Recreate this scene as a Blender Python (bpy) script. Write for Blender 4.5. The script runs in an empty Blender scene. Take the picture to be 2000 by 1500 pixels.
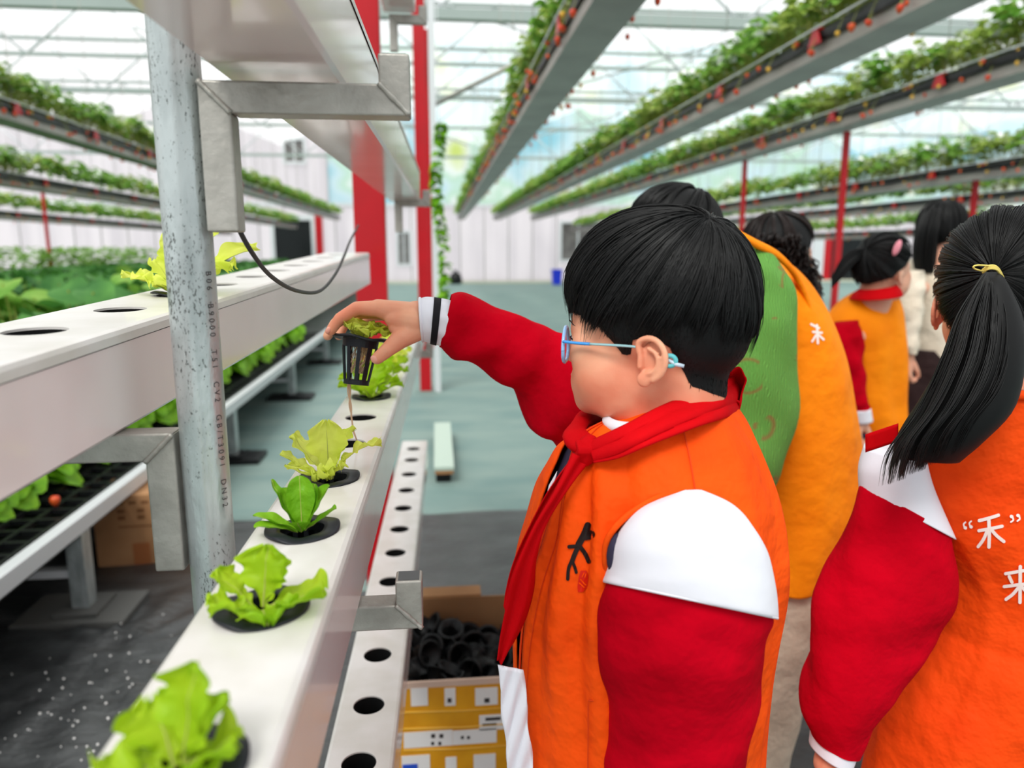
import bpy, math, random
from mathutils import Vector, Matrix, noise
from mathutils.bvhtree import BVHTree
random.seed(7)
sc = bpy.context.scene
col = sc.collection
PI = math.pi

# ------------------------------------------------------------------ camera, sky, exposure
FPX = 26.0/36.0*2000.0
PITCH = math.atan(263.0/FPX)
YAW = math.atan(150.0/FPX*math.cos(PITCH))
EYE = Vector((0, 0, 1.38))
FW = Vector((math.sin(YAW)*math.cos(PITCH), math.cos(YAW)*math.cos(PITCH), -math.sin(PITCH)))
RT = Vector((math.cos(YAW), -math.sin(YAW), 0))
UP = RT.cross(FW)
cd = bpy.data.cameras.new('camera'); cam = bpy.data.objects.new('camera', cd); col.objects.link(cam)
cd.lens = 26.0; cd.sensor_width = 36.0; cd.clip_start = 0.02; cd.clip_end = 300
cam.location = EYE; cam.rotation_euler = (PI/2-PITCH, 0, -YAW)
cd.dof.use_dof = True; cd.dof.focus_distance = 0.88; cd.dof.aperture_fstop = 3.6
sc.camera = cam
w = bpy.data.worlds.new('overcast'); sc.world = w; w.use_nodes = True
wn = w.node_tree
bg = wn.nodes['Background']
tc = wn.nodes.new('ShaderNodeTexCoord'); sx = wn.nodes.new('ShaderNodeSeparateXYZ')
rp = wn.nodes.new('ShaderNodeValToRGB')
wn.links.new(tc.outputs['Generated'], sx.inputs[0]); wn.links.new(sx.outputs[2], rp.inputs[0])
rp.color_ramp.elements[0].position = 0.0; rp.color_ramp.elements[0].color = (0.74, 0.77, 0.79, 1)
rp.color_ramp.elements[1].position = 0.75; rp.color_ramp.elements[1].color = (1.0, 1.0, 1.0, 1)
wn.links.new(rp.outputs[0], bg.inputs[0]); bg.inputs[1].default_value = 1.15
sd = bpy.data.lights.new('sun_through_haze', 'SUN'); sun = bpy.data.objects.new('sun_through_haze', sd); col.objects.link(sun)
sd.energy = 3.4; sd.angle = math.radians(24); sd.color = (1, 0.97, 0.92)
sun.rotation_euler = (math.radians(34), math.radians(-20), 0)
sc.view_settings.view_transform = 'Standard'; sc.view_settings.look = 'None'
sc.view_settings.gamma = 1.0; sc.view_settings.use_curve_mapping = False
sc.view_settings.exposure = 0.07

def at(x, y, Y=None, Z=None, X=None):
    r = RT*((x-1000)/FPX) + UP*((750-y)/FPX) + FW
    k = Y/r.y if Y is not None else ((Z-1.38)/r.z if Z is not None else X/r.x)
    return EYE + r*k

# ------------------------------------------------------------------ helpers
def srgb(r, g, b):
    f = lambda c: (c/255/12.92) if c/255 <= 0.04045 else ((c/255+0.055)/1.055)**2.4
    return (f(r), f(g), f(b), 1)

def mat(name, color, rough=0.5, metal=0.0, var=None, vscale=8.0, vdetail=3.0, bump=0.0, bscale=60.0, coat=0.0,
        sss=0.0, stretch=None, alpha=None, spec=None, trans=0.0, sheen=0.0, vmin=0.35, vmax=0.65, ior=None, bd=0.01):
    m = bpy.data.materials.new(name); m.use_nodes = True
    nt = m.node_tree; b = nt.nodes['Principled BSDF']
    b.inputs['Base Color'].default_value = color; b.inputs['Roughness'].default_value = rough
    b.inputs['Metallic'].default_value = metal
    if coat: b.inputs['Coat Weight'].default_value = coat; b.inputs['Coat Roughness'].default_value = 0.08
    if spec is None and metal < .1 and rough > .35: spec = .25
    if spec is not None: b.inputs['Specular IOR Level'].default_value = spec
    if sheen: b.inputs['Sheen Weight'].default_value = sheen; b.inputs['Sheen Roughness'].default_value = 0.5
    if sss:
        b.inputs['Subsurface Weight'].default_value = sss; b.inputs['Subsurface Radius'].default_value = (1, 0.35, 0.2)
        b.inputs['Subsurface Scale'].default_value = 0.006
    if alpha is not None: b.inputs['Alpha'].default_value = alpha
    tco = nt.nodes.new('ShaderNodeTexCoord'); src = tco.outputs['Object']
    if stretch:
        mp = nt.nodes.new('ShaderNodeMapping'); mp.inputs['Scale'].default_value = stretch
        nt.links.new(src, mp.inputs[0]); src = mp.outputs[0]
    if var is not None:
        n = nt.nodes.new('ShaderNodeTexNoise'); n.inputs['Scale'].default_value = vscale; n.inputs['Detail'].default_value = vdetail
        nt.links.new(src, n.inputs['Vector'])
        r = nt.nodes.new('ShaderNodeValToRGB'); r.color_ramp.elements[0].position = vmin; r.color_ramp.elements[1].position = vmax
        r.color_ramp.elements[0].color = color; r.color_ramp.elements[1].color = var
        nt.links.new(n.outputs['Fac'], r.inputs[0]); nt.links.new(r.outputs[0], b.inputs['Base Color'])
    if bump:
        n2 = nt.nodes.new('ShaderNodeTexNoise'); n2.inputs['Scale'].default_value = bscale; n2.inputs['Detail'].default_value = 4
        nt.links.new(src, n2.inputs['Vector'])
        bp = nt.nodes.new('ShaderNodeBump'); bp.inputs['Strength'].default_value = bump; bp.inputs['Distance'].default_value = bd
        nt.links.new(n2.outputs['Fac'], bp.inputs['Height']); nt.links.new(bp.outputs[0], b.inputs['Normal'])
    if trans:
        tr = nt.nodes.new('ShaderNodeBsdfTranslucent'); mx = nt.nodes.new('ShaderNodeMixShader'); mx.inputs[0].default_value = trans
        if var is not None: nt.links.new(r.outputs[0], tr.inputs[0])
        else: tr.inputs[0].default_value = color
        nt.links.new(b.outputs[0], mx.inputs[1]); nt.links.new(tr.outputs[0], mx.inputs[2])
        nt.links.new(mx.outputs[0], nt.nodes['Material Output'].inputs[0])
    return m

class MB:
    def __init__(s): s.v = []; s.f = []; s.m = []; s.k = 0
    def add(s, vs, fs, k=None):
        o = len(s.v); s.v += [tuple(v) for v in vs]; s.f += [tuple(i+o for i in f) for f in fs]
        s.m += [s.k if k is None else k]*len(fs)
    def box(s, lo, hi, M=None, k=None):
        x0, y0, z0 = lo; x1, y1, z1 = hi
        vs = [Vector(p) for p in ((x0,y0,z0),(x1,y0,z0),(x1,y1,z0),(x0,y1,z0),(x0,y0,z1),(x1,y0,z1),(x1,y1,z1),(x0,y1,z1))]
        if M: vs = [M @ v for v in vs]
        s.add(vs, [(0,3,2,1),(4,5,6,7),(0,1,5,4),(1,2,6,5),(2,3,7,6),(3,0,4,7)], k)
    def tube(s, pts, r, n=10, cap=True, k=None, flat=1.0):
        pts = [Vector(p) for p in pts]; N = len(pts)
        rs = r if isinstance(r, (list, tuple)) else [r]*N
        t0 = (pts[1]-pts[0]).normalized(); a = Vector((0,0,1)) if abs(t0.z) < 0.9 else Vector((1,0,0))
        u = t0.cross(a).normalized(); vs = []
        for i, p in enumerate(pts):
            t = (pts[min(i+1,N-1)]-pts[max(i-1,0)]).normalized()
            u = (u - t*u.dot(t)).normalized(); w_ = t.cross(u)
            for j in range(n):
                c = 2*PI*j/n; vs.append(p + u*(rs[i]*math.cos(c)) + w_*(rs[i]*flat*math.sin(c)))
        fs = [(i*n+j, i*n+(j+1)%n, (i+1)*n+(j+1)%n, (i+1)*n+j) for i in range(N-1) for j in range(n)]
        if cap: fs += [tuple(range(n-1,-1,-1)), tuple(range((N-1)*n, N*n))]
        s.add(vs, fs, k)
    def grid(s, rows, closed=False, k=None):
        n = len(rows[0]); vs = [p for r in rows for p in r]
        m = n if closed else n-1
        s.add(vs, [(i*n+j, i*n+(j+1)%n, (i+1)*n+(j+1)%n, (i+1)*n+j) for i in range(len(rows)-1) for j in range(m)], k)
    def lathe(s, prof, n=24, M=None, k=None):
        rows = []
        for r, z in prof:
            row = [Vector((r*math.cos(2*PI*j/n), r*math.sin(2*PI*j/n), z)) for j in range(n)]
            rows.append([M @ p for p in row] if M else row)
        s.grid(rows, True, k)
    def sphere(s, c, r, n=12, k=None, M=None):
        c = Vector(c); r = Vector((r,r,r)) if not hasattr(r, '__len__') else Vector(r); rows = []
        for i in range(n//2+1):
            a = PI*(0.001 + 0.998*i/(n//2)); row = []
            for j in range(n):
                b = 2*PI*j/n
                q = Vector((r.x*math.sin(a)*math.cos(b), r.y*math.sin(a)*math.sin(b), -r.z*math.cos(a)))
                row.append(c + (M @ q if M else q))
            rows.append(row)
        s.grid(rows, True, k)
        nn = len(rows[0]); o = len(s.v)-nn*len(rows)
        s.f.append(tuple(o+j for j in range(nn-1,-1,-1))); s.f.append(tuple(len(s.v)-nn+j for j in range(nn))); s.m += [s.k if k is None else k]*2
    def build(s, name, mats, parent=None, smooth=True, loc=None, rot=None):
        me = bpy.data.meshes.new(name); me.from_pydata(s.v, [], s.f)
        for m in (mats if isinstance(mats, (list, tuple)) else [mats]): me.materials.append(m)
        me.polygons.foreach_set('material_index', s.m)
        me.polygons.foreach_set('use_smooth', [smooth]*len(s.f)); me.update()
        o = bpy.data.objects.new(name, me); col.objects.link(o)
        if parent is not None: o.parent = parent
        if loc is not None: o.location = loc
        if rot is not None: o.rotation_euler = rot
        return o

def mod(o, t, **kw):
    m = o.modifiers.new(t.lower(), t)
    for k, v in kw.items(): setattr(m, k, v)
    return m
def bevel(o, wd=0.002, seg=2):
    mod(o, 'BEVEL', width=wd, segments=seg, limit_method='ANGLE'); return o
def smooth_angle(o):
    # flat look on hard edges
    o.data.polygons.foreach_set('use_smooth', [False]*len(o.data.polygons)); return o
def tag(o, label=None, cat=None, group=None, kind=None):
    if label: o['label'] = label
    if cat: o['category'] = cat
    if group: o['group'] = group
    if kind: o['kind'] = kind
    return o
def empty(name, loc=(0,0,0), rot=(0,0,0)):
    o = bpy.data.objects.new(name, None); o.empty_display_size = 0.05; col.objects.link(o)
    o.location = loc; o.rotation_euler = rot; return o
def thing(name, label, cat, loc=(0,0,0), rot=(0,0,0), group=None):
    return tag(empty(name, loc, rot), label, cat, group)
def children_of(o, pool): return pool.get(o, [])
KIDS = {}
def copy_tree(o, parent=None):
    c = o.copy(); col.objects.link(c)
    if parent is not None: c.parent = parent
    for ch in o.children: copy_tree(ch, c)
    return c
def cat3(P, t):
    n = len(P)-1; x = max(0.0, min(0.999999, t))*n; i = int(x); f = x-i
    p0, p1, p2, p3 = P[max(i-1,0)], P[i], P[i+1], P[min(i+2,n)]
    def h(a, b, c, d): return 0.5*((2*b) + (-a+c)*f + (2*a-5*b+4*c-d)*f*f + (-a+3*b-3*c+d)*f*f*f)
    if isinstance(p1, (int, float)): return h(p0, p1, p2, p3)
    return type(p1)([h(p0[k], p1[k], p2[k], p3[k]) for k in range(len(p1))])
def spline(P, n): return [cat3([Vector(p) for p in P], i/(n-1)) for i in range(n)]

def px_rings(rows, Y=None, vdir=(0, 1, 0), tilts=None):
    """rows: (x0,y0,x1,y1,half depth,Y): a body or sleeve section between two edge points at distance Y."""
    out = []
    for r in rows:
        y = r[5] if len(r) > 5 else Y
        y2 = r[6] if len(r) > 6 else y
        a = at(r[0], r[1], Y=y); b = at(r[2], r[3], Y=y2)
        vd_ = Vector(vdir) if tilts is None else Vector((0, 1, tilts[len(out)] if len(out) < len(tilts) else 0))
        out.append(((a+b)/2, (b-a)/2, vd_.normalized()*r[4]))
    return out
def loft(rings, nlen=40, nseg=48, disp=None, e=2.0, arc=None, cap=(True, True)):
    """rings: (centre, half axis u, half axis v); interpolated smoothly; arc=(a0,a1) leaves the rest open."""
    mb = MB(); C = [r[0] for r in rings]; Uu = [r[1] for r in rings]; Vv = [r[2] for r in rings]
    rows = []
    for i in range(nlen):
        t = i/(nlen-1); c = cat3(C, t); u = cat3(Uu, t); v = cat3(Vv, t); row = []
        n = nseg
        for j in range(n):
            if arc:
                a0, a1 = arc(t) if callable(arc) else arc
                th = a0 + (a1-a0)*j/(n-1)
            else: th = 2*PI*j/n
            cs, sn = math.cos(th), math.sin(th)
            p = c + u*(abs(cs)**(2/e)*(1 if cs > 0 else -1)) + v*(abs(sn)**(2/e)*(1 if sn > 0 else -1))
            if disp:
                nrm = (u.normalized()*cs/max(u.length,1e-6) + v.normalized()*sn/max(v.length,1e-6)).normalized()
                p = p + nrm*disp(p, th, t)
            row.append(p)
        rows.append(row)
    if cap[0] and not arc:
        c = sum(rows[0], Vector())/nseg; rows = [[c.lerp(p, s) for p in rows[0]] for s in (0.02, 0.5)] + rows
    if cap[1] and not arc:
        c = sum(rows[-1], Vector())/nseg; rows = rows + [[c.lerp(p, s) for p in rows[-1]] for s in (0.5, 0.02)]
    mb.grid(rows, not arc)
    return mb
def capsule(mb, a, b, ra, rb, n=14):
    a = Vector(a); b = Vector(b); d = (b-a); L = d.length
    if L < 1e-5: mb.sphere(a, ra, n); return
    d.normalize(); pts = []; rs = []
    for i in range(5):
        q = PI/2*i/4; pts.append(a - d*ra*math.cos(q)); rs.append(max(ra*math.sin(q), ra*0.05))
    for i in range(5):
        q = PI/2*i/4; pts.append(b + d*rb*math.sin(q)); rs.append(max(rb*math.cos(q), rb*0.05))
    mb.tube(pts, rs, n)
def chain(mb, pts, rs, n=14):
    for i in range(len(pts)-1): capsule(mb, pts[i], pts[i+1], rs[i], rs[i+1], n)
def remeshed(o, voxel, it=6, fac=0.6):
    mod(o, 'REMESH', mode='VOXEL', voxel_size=voxel, use_smooth_shade=True)
    mod(o, 'SMOOTH', factor=fac, iterations=it)
    return o
def fold_noise(p, s=8, seed=0): return noise.noise(Vector((p.x*s+seed, p.y*s, p.z*s)))
def decal(strokes, target, mtl, name, parent, wd, to3, ndir, off=0.0012, seg=10, thick=0.0):
    """paint-like strokes laid on a cloth: each stroke a rounded ribbon in 2D mapped by to3 and dropped on the cloth along ndir."""
    dg = bpy.context.evaluated_depsgraph_get(); ev = target.evaluated_get(dg); me = ev.to_mesh()
    mw = target.matrix_world
    bvh = BVHTree.FromPolygons([mw @ v.co for v in me.vertices], [tuple(p.vertices) for p in me.polygons])
    ev.to_mesh_clear(); nd = Vector(ndir).normalized(); mb = MB()
    def drop(q, o_):
        p = to3(q); h = bvh.ray_cast(p - nd*0.3, nd, 1.0)
        if h[0] is None: return p
        return h[0] - nd*(off + o_)
    for si, st in enumerate(strokes):
        if st and st[0] == 'poly':
            P = [Vector((x, y, 0)) for x, y in st[1]]; c = sum(P, Vector())/len(P); rows = []
            Q = [P[i].lerp(P[(i+1) % len(P)], k/4) for i in range(len(P)) for k in range(4)]
            for s_ in (0.02, 0.35, 0.7, 1.0): rows.append([drop(c.lerp(q, s_), 0.0001*si) for q in Q])
            mb.grid(rows, True); continue
        pts = st; ww = wd
        if isinstance(st[0], (int, float)): ww = st[0]; pts = st[1:]
        P = [Vector((x, y, 0)) for x, y in pts]
        if len(P) > 2: P = spline(P, seg*2)
        else: P = [P[0].lerp(P[1], i/(seg-1)) for i in range(seg)]
        tot = len(P); rows = []
        d0 = (P[1]-P[0]).normalized(); d1 = (P[-1]-P[-2]).normalized()
        cl = [(P[0]-d0*ww*math.cos(a), ww*math.sin(a)) for a in (0.05, 0.5, 1.0)] + [(p, ww) for p in P] + [(P[-1]+d1*ww*math.sin(a), ww*math.cos(a)) for a in (0.57, 1.07, 1.52)]
        for i, (p, r_) in enumerate(cl):
            a = cl[max(i-1,0)][0]; b = cl[min(i+1,len(cl)-1)][0]; d = (b-a); d = d.normalized() if d.length > 1e-7 else d0
            nn = Vector((-d.y, d.x, 0)); rows.append([drop(p + nn*(r_*k), 0.0001*si) for k in (-1, -0.5, 0, 0.5, 1)])
        mb.grid(rows)
    return mb.build(name, mtl, parent)
# ------------------------------------------------------------------ materials
mt_pvc = mat('white_pvc_pink_cast', srgb(236,218,218), 0.22, var=srgb(230,212,211), vscale=6, coat=0.6)  # pink tint puts reflections of red and orange clothing into the colour
mt_pvc_lid = mat('white_pvc_lid', srgb(226,222,220), 0.35, var=srgb(212,208,202), vscale=14, vdetail=6, coat=0.25)
mt_dark = mat('dark_inside', srgb(12,12,13), 0.9)  # near-black inside of the white channels, shade put into the colour
mt_galv = mat('galvanised_pipe', srgb(192,200,200), 0.34, 0.6, var=srgb(152,160,160), vscale=30, vdetail=5, stretch=(1,1,.3), bump=0.12, bscale=220, vmin=0.4, vmax=0.7)
def speckle(m, sc=420, lo=.60, hi=.66, dark=srgb(96,100,98)):
    nt = m.node_tree; b = nt.nodes['Principled BSDF']; src = b.inputs['Base Color'].links[0].from_socket
    tco = nt.nodes.new('ShaderNodeTexCoord'); n = nt.nodes.new('ShaderNodeTexNoise'); n.inputs['Scale'].default_value = sc; n.inputs['Detail'].default_value = 5; n.inputs['Roughness'].default_value = .65
    mp = nt.nodes.new('ShaderNodeMapping'); mp.inputs['Scale'].default_value = (1,1,.45); nt.links.new(tco.outputs['Object'], mp.inputs[0]); nt.links.new(mp.outputs[0], n.inputs['Vector'])
    n2 = nt.nodes.new('ShaderNodeTexNoise'); n2.inputs['Scale'].default_value = 26; nt.links.new(mp.outputs[0], n2.inputs['Vector'])
    ad = nt.nodes.new('ShaderNodeMath'); ad.operation = 'MULTIPLY_ADD'; ad.inputs[1].default_value = .45; nt.links.new(n2.outputs['Fac'], ad.inputs[0]); nt.links.new(n.outputs['Fac'], ad.inputs[2])
    r = nt.nodes.new('ShaderNodeMapRange'); r.inputs[1].default_value = lo+.225; r.inputs[2].default_value = hi+.225; nt.links.new(ad.outputs[0], r.inputs[0])
    mx = nt.nodes.new('ShaderNodeMixRGB'); mx.inputs[2].default_value = dark; nt.links.new(src, mx.inputs[1]); nt.links.new(r.outputs[0], mx.inputs[0]); nt.links.new(mx.outputs[0], b.inputs['Base Color'])
speckle(mt_galv)
mt_steel = mat('grey_painted_steel', srgb(176,173,166), 0.42, 0.45, var=srgb(150,147,140), vscale=22, vdetail=6, bump=0.12, bscale=120)
mt_steel_end = mat('cut_steel_end', srgb(95,98,100), 0.5, 0.6)
mt_white_steel = mat('white_steel', srgb(214,217,220), 0.4, 0.1)
mt_beam = mat('roof_beam', srgb(158,170,166), 0.6)
mt_red = mat('red_paint', srgb(186,14,28), 0.4, var=srgb(176,18,28), vscale=5, coat=0.2)
mt_gutter = mat('gutter_sheet', srgb(178,172,166), 0.5, 0.25, var=srgb(160,152,148), vscale=3, vdetail=5)
mt_black = mat('black_plastic', srgb(20,21,23), 0.42, bump=0.1, bscale=50)
mt_cup = mat('net_cup_plastic', srgb(34,36,42), 0.42)
mt_wire = mat('black_cable', srgb(62,62,62), 0.5)
mt_leaf1 = mat('lettuce_leaf', srgb(188,218,44), 0.45, var=srgb(150,198,24), vscale=16, bump=0.3, bscale=70, trans=0.42)
mt_leaf2 = mat('lettuce_yellow_leaf', srgb(240,246,128), 0.5, var=srgb(222,236,84), vscale=18, bump=0.25, bscale=80, trans=0.5)
mt_leaf3 = mat('romaine_leaf', srgb(136,190,36), 0.42, var=srgb(104,168,28), vscale=20, bump=0.4, bscale=70, trans=0.3)
mt_berryleaf = mat('strawberry_leaf', srgb(104,158,56), 0.5, var=srgb(150,190,88), vscale=9, trans=0.35)
mt_berryleaf2 = mat('strawberry_leaf_pale', srgb(140,170,66), 0.5, var=srgb(186,202,112), vscale=9, trans=0.35)
mt_bedleaf = mat('broad_leaf', srgb(56,112,50), 0.5, var=srgb(92,150,66), vscale=7, trans=0.3)
mt_stem = mat('pale_stem', srgb(170,176,90), 0.6)
mt_berry = mat('ripe_strawberry', srgb(206,44,26), 0.35, var=srgb(226,96,40), vscale=12)
mt_berry_y = mat('unripe_strawberry', srgb(226,176,70), 0.4)
mt_flower_glint = mat('petal_glint', srgb(244,246,244), 0.6)  # petal white that also stands for sky gaps and reflections
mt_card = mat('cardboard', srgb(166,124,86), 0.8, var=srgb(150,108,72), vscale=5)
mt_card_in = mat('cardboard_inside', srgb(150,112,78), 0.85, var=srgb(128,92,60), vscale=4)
mt_tape = mat('yellow_tape', srgb(224,160,24), 0.32, var=srgb(206,140,14), vscale=10, coat=0.3)
mt_paper = mat('white_paper', srgb(226,224,222), 0.7)
mt_ink = mat('dark_print', srgb(60,56,56), 0.7)
mt_blueink = mat('blue_print', srgb(40,80,190), 0.6)
mt_blue = mat('blue_plastic', srgb(36,60,214), 0.4)
mt_film = bpy.data.materials.new('roof_film'); mt_film.use_nodes = True
nt = mt_film.node_tree; nt.nodes.clear()
_o = nt.nodes.new('ShaderNodeOutputMaterial'); _t = nt.nodes.new('ShaderNodeBsdfTransparent'); _d = nt.nodes.new('ShaderNodeBsdfTranslucent')
_m = nt.nodes.new('ShaderNodeMixShader'); _m.inputs[0].default_value = 0.35; _t.inputs[0].default_value = (0.96, 0.98, 0.98, 1); _d.inputs[0].default_value = (0.92, 0.95, 0.95, 1)
nt.links.new(_t.outputs[0], _m.inputs[1]); nt.links.new(_d.outputs[0], _m.inputs[2]); nt.links.new(_m.outputs[0], _o.inputs[0])

def mural_mat():
    m = bpy.data.materials.new('back_gable_sheet'); m.use_nodes = True; nt = m.node_tree; b = nt.nodes['Principled BSDF']
    tco = nt.nodes.new('ShaderNodeTexCoord'); n = nt.nodes.new('ShaderNodeTexNoise'); n.inputs['Scale'].default_value = 0.42; n.inputs['Detail'].default_value = 2.5
    nt.links.new(tco.outputs['Object'], n.inputs['Vector'])
    r = nt.nodes.new('ShaderNodeValToRGB'); e = r.color_ramp.elements
    e[0].position = 0.34; e[0].color = srgb(184,226,236); e[1].position = 0.60; e[1].color = srgb(250,252,252)
    x = e.new(0.47); x.color = srgb(232,244,248); x = e.new(0.72); x.color = srgb(226,236,160); x = e.new(0.56); x.color = srgb(220,240,226)
    nt.links.new(n.outputs['Fac'], r.inputs[0]); nt.links.new(r.outputs[0], b.inputs['Base Color']); b.inputs['Roughness'].default_value = 0.6
    tr = nt.nodes.new('ShaderNodeBsdfTranslucent'); mx = nt.nodes.new('ShaderNodeMixShader'); mx.inputs[0].default_value = 0.7
    nt.links.new(r.outputs[0], tr.inputs[0]); nt.links.new(b.outputs[0], mx.inputs[1]); nt.links.new(tr.outputs[0], mx.inputs[2])
    nt.links.new(mx.outputs[0], nt.nodes['Material Output'].inputs[0]); return m
mt_mural = mural_mat()
mt_wall = mat('white_wall_panel', srgb(250,246,247), 0.55, var=srgb(238,234,236), vscale=0.8, stretch=(3,3,0.2), trans=0.85)
mt_seam = mat('wall_seam', srgb(176,172,172), 0.6)
mt_glass = mat('dim_window_glass', srgb(120,116,114), 0.15, var=srgb(84,80,80), vscale=3)
mt_void = mat('dark_doorway', srgb(22,26,28), 0.6)  # dark sheet for open doorways, shade of the interior put into the colour
mt_floor = mat('teal_grey_floor', srgb(108,134,131), 0.6, var=srgb(130,150,144), vscale=1.3, vdetail=7, bump=0.4, bscale=5, stretch=(1,2.2,1))
mt_mat_ = mat('black_ground_cloth', srgb(34,35,36), 0.38, var=srgb(56,58,59), vscale=5, vdetail=7, bump=0.5, bscale=22, stretch=(1,2,1), spec=0.7)

# ------------------------------------------------------------------ the setting
def struct(o): o['kind'] = 'structure'; return o
YB = 31.0
mb = MB(); mb.box((-30,-6,-0.1), (32,YB+0.2,0)); struct(mb.build('floor', mt_floor, smooth=False))
# near ground cloth with creases
mb = MB(); rows = []
x0, x1, y0, y1 = -4.6, 2.6, -1.2, 3.75
for i in range(150):
    row = []; y = y0 + (y1-y0)*i/149
    for j in range(170):
        x = x0 + (x1-x0)*j/169
        yy = y + (0.06*noise.noise(Vector((x*1.5, 0, 3))) if i == 149 else 0)
        h = 0.012 + 0.010*noise.noise(Vector((x*2.2+y*1.4, y*5.0, 1))) + 0.007*abs(noise.noise(Vector((x*4-y*3, y*7+x*2, 5))))
        dx, dy = x+1.15, y-2.45; dd = math.hypot(dx, dy)
        h += 0.014*max(0, 1-dd/0.9)*math.cos(math.atan2(dy, dx)*14)
        if i in (0, 149) or j in (0, 169): h = 0.002
        row.append((x, yy, max(0.002, h)))
    rows.append(row)
mb.grid(rows); struct(mb.build('floor_cloth', mt_mat_))
# back wall: white panels below, printed gable sheet above
mb = MB(); mb.box((-30,YB,0), (32,YB+0.1,3.15)); struct(mb.build('wall_back', mt_wall, smooth=False))
for nme, xx0, xx1, mtl in (('wall_back_gable_left', -30, -4.2, mt_wall), ('wall_back_gable', -4.2, 32, mt_mural)):
    mb = MB(); mb.box((xx0,YB,3.15), (xx1,YB+0.08,9.5)); struct(mb.build(nme, mtl, smooth=False))
k = 1
for i in range(60):
    x = -28 + i*1.0
    mb = MB(); mb.box((x,YB-0.03,0.1), (x+0.045,YB,3.1)); struct(mb.build('trim_%d' % k, mt_seam, smooth=False)); k += 1
mb = MB(); mb.box((-30,YB-0.06,3.08), (32,YB,3.2)); struct(mb.build('trim_%d' % k, mt_white_steel, smooth=False)); k += 1
mb = MB(); mb.box((-30,YB-0.3,0.0), (32,YB,0.09)); struct(mb.build('trim_%d' % k, mat('pale_kerb', srgb(196,196,176), 0.8), smooth=False)); k += 1
def window(n, pa, pb, mtl=mt_glass, y=YB-0.02):
    a = at(pa[0], pa[1], Y=y); b = at(pb[0], pb[1], Y=y); root = empty('window_%d' % n, ((a.x+b.x)/2, y, b.z)); struct(root)
    wd, h = (b.x-a.x)/2, a.z-b.z
    mb = MB(); mb.box((-wd,-0.03,0), (wd,0,h)); mb.build('pane', mtl, root, smooth=False)
    mb = MB()
    for lo, hi in (((-wd-.1,-.08,-.1),(wd+.1,-.01,0)), ((-wd-.1,-.08,h),(wd+.1,-.01,h+.1)), ((-wd-.1,-.08,0),(-wd,-.01,h)), ((wd,-.08,0),(wd+.1,-.01,h)), ((-.03,-.06,0),(.03,-.01,h))): mb.box(lo, hi)
    mb.build('window_frame', mt_white_steel, root, smooth=False)
window(1, (1097,436), (1160,507)); window(2, (556,274), (594,316)); window(3, (778,455), (800,515))
a = at(535,430,Y=YB-.05); b = at(610,484,Y=YB-.05); dr = struct(empty('door_1', ((a.x+b.x)/2, YB-.05, 0)))
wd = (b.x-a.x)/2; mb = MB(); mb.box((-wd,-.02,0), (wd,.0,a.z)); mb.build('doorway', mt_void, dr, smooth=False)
mb = MB()
for lo, hi in (((-wd-.15,-.1,0),(-wd,0,a.z+.2)), ((wd,-.1,0),(wd+.15,0,a.z+.2)), ((-wd,-.1,a.z),(wd,0,a.z+.2))): mb.box(lo, hi)
mb.build('door_frame', mt_white_steel, dr, smooth=False)
mb = MB(); mb.box((wd+.15,-.1,0), (wd+.45,-.02,a.z+.3)); mb.build('red_door_edge', mt_red, dr, smooth=False)
a = at(1610,455,Y=YB-.05); b = at(1690,520,Y=YB-.05); dr = struct(empty('door_2', ((a.x+b.x)/2, YB-.05, 0)))
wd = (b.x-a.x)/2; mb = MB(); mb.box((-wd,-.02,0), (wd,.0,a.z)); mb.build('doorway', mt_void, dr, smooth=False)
mb = MB(); mb.box((-wd-.5,-.1,0), (-wd,0,a.z)); mb.build('door_frame', mt_white_steel, dr, smooth=False)
mb = MB(); mb.box((-wd,-.1,0), (-wd+.35,-.02,a.z)); mb.build('red_door_edge', mt_red, dr, smooth=False)
# side walls and roof film
for s, x in (('left', -27), ('right', 29)):
    mb = MB(); mb.box((x-.05,-6,0), (x+.05,YB,7)); struct(mb.build('wall_'+s, mt_wall, smooth=False))
mb = MB(); xs = [-30+4*i for i in range(17)]
zs = [5.4 if i % 2 == 0 else 7.0 for i in range(17)]
mb.grid([[(x, -6, z) for x, z in zip(xs, zs)], [(x, YB+.1, z) for x, z in zip(xs, zs)]]); struct(mb.build('ceiling', mt_film, smooth=False))
# roof trusses (one per bay), purlins
def truss(y, th, z0=4.25, z1=5.1):
    root = struct(empty('trim_%d' % truss.k, (0, y, z0))); truss.k += 1
    mb = MB(); mb.box((-28,-th/2,-th/2), (30,th/2,th/2)); mb.build('lower_chord', mt_beam, root, smooth=False)
    mb = MB(); mb.box((-28,-.03,z1-z0), (30,.03,z1-z0+.05)); mb.build('upper_chord', mt_beam, root, smooth=False)
    mb = MB()
    for i in range(29):
        x = -28+2*i; mb.tube([(x,0,0),(x+1,0,z1-z0)], .02, 6); mb.tube([(x+1,0,z1-z0),(x+2,0,0)], .02, 6)
    mb.build('web', mt_white_steel, root)
truss.k = 100
for y, th in ((9.9,.13),(12.4,.05),(15.0,.09),(18.6,.06),(24.4,.08)): truss(y, th)
for i in range(9):
    x = -22+6*i
    mb = MB(); mb.tube([(x,1,5.2),(x,YB,5.2)], .03, 6); struct(mb.build('trim_%d' % (150+i), mt_white_steel))
for i, (xa, xb, ya, yb) in enumerate(((-6,2,4,14),(2,9,15,7),(9,15,6,14),(-14,-6,12,4),(2,8,22,14),(1,-5,22,14))):
    mb = MB(); mb.tube([(xa,ya,4.3),(xb,yb,5.1)], .02, 6); struct(mb.build('trim_%d' % (170+i), mt_white_steel))
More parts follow.
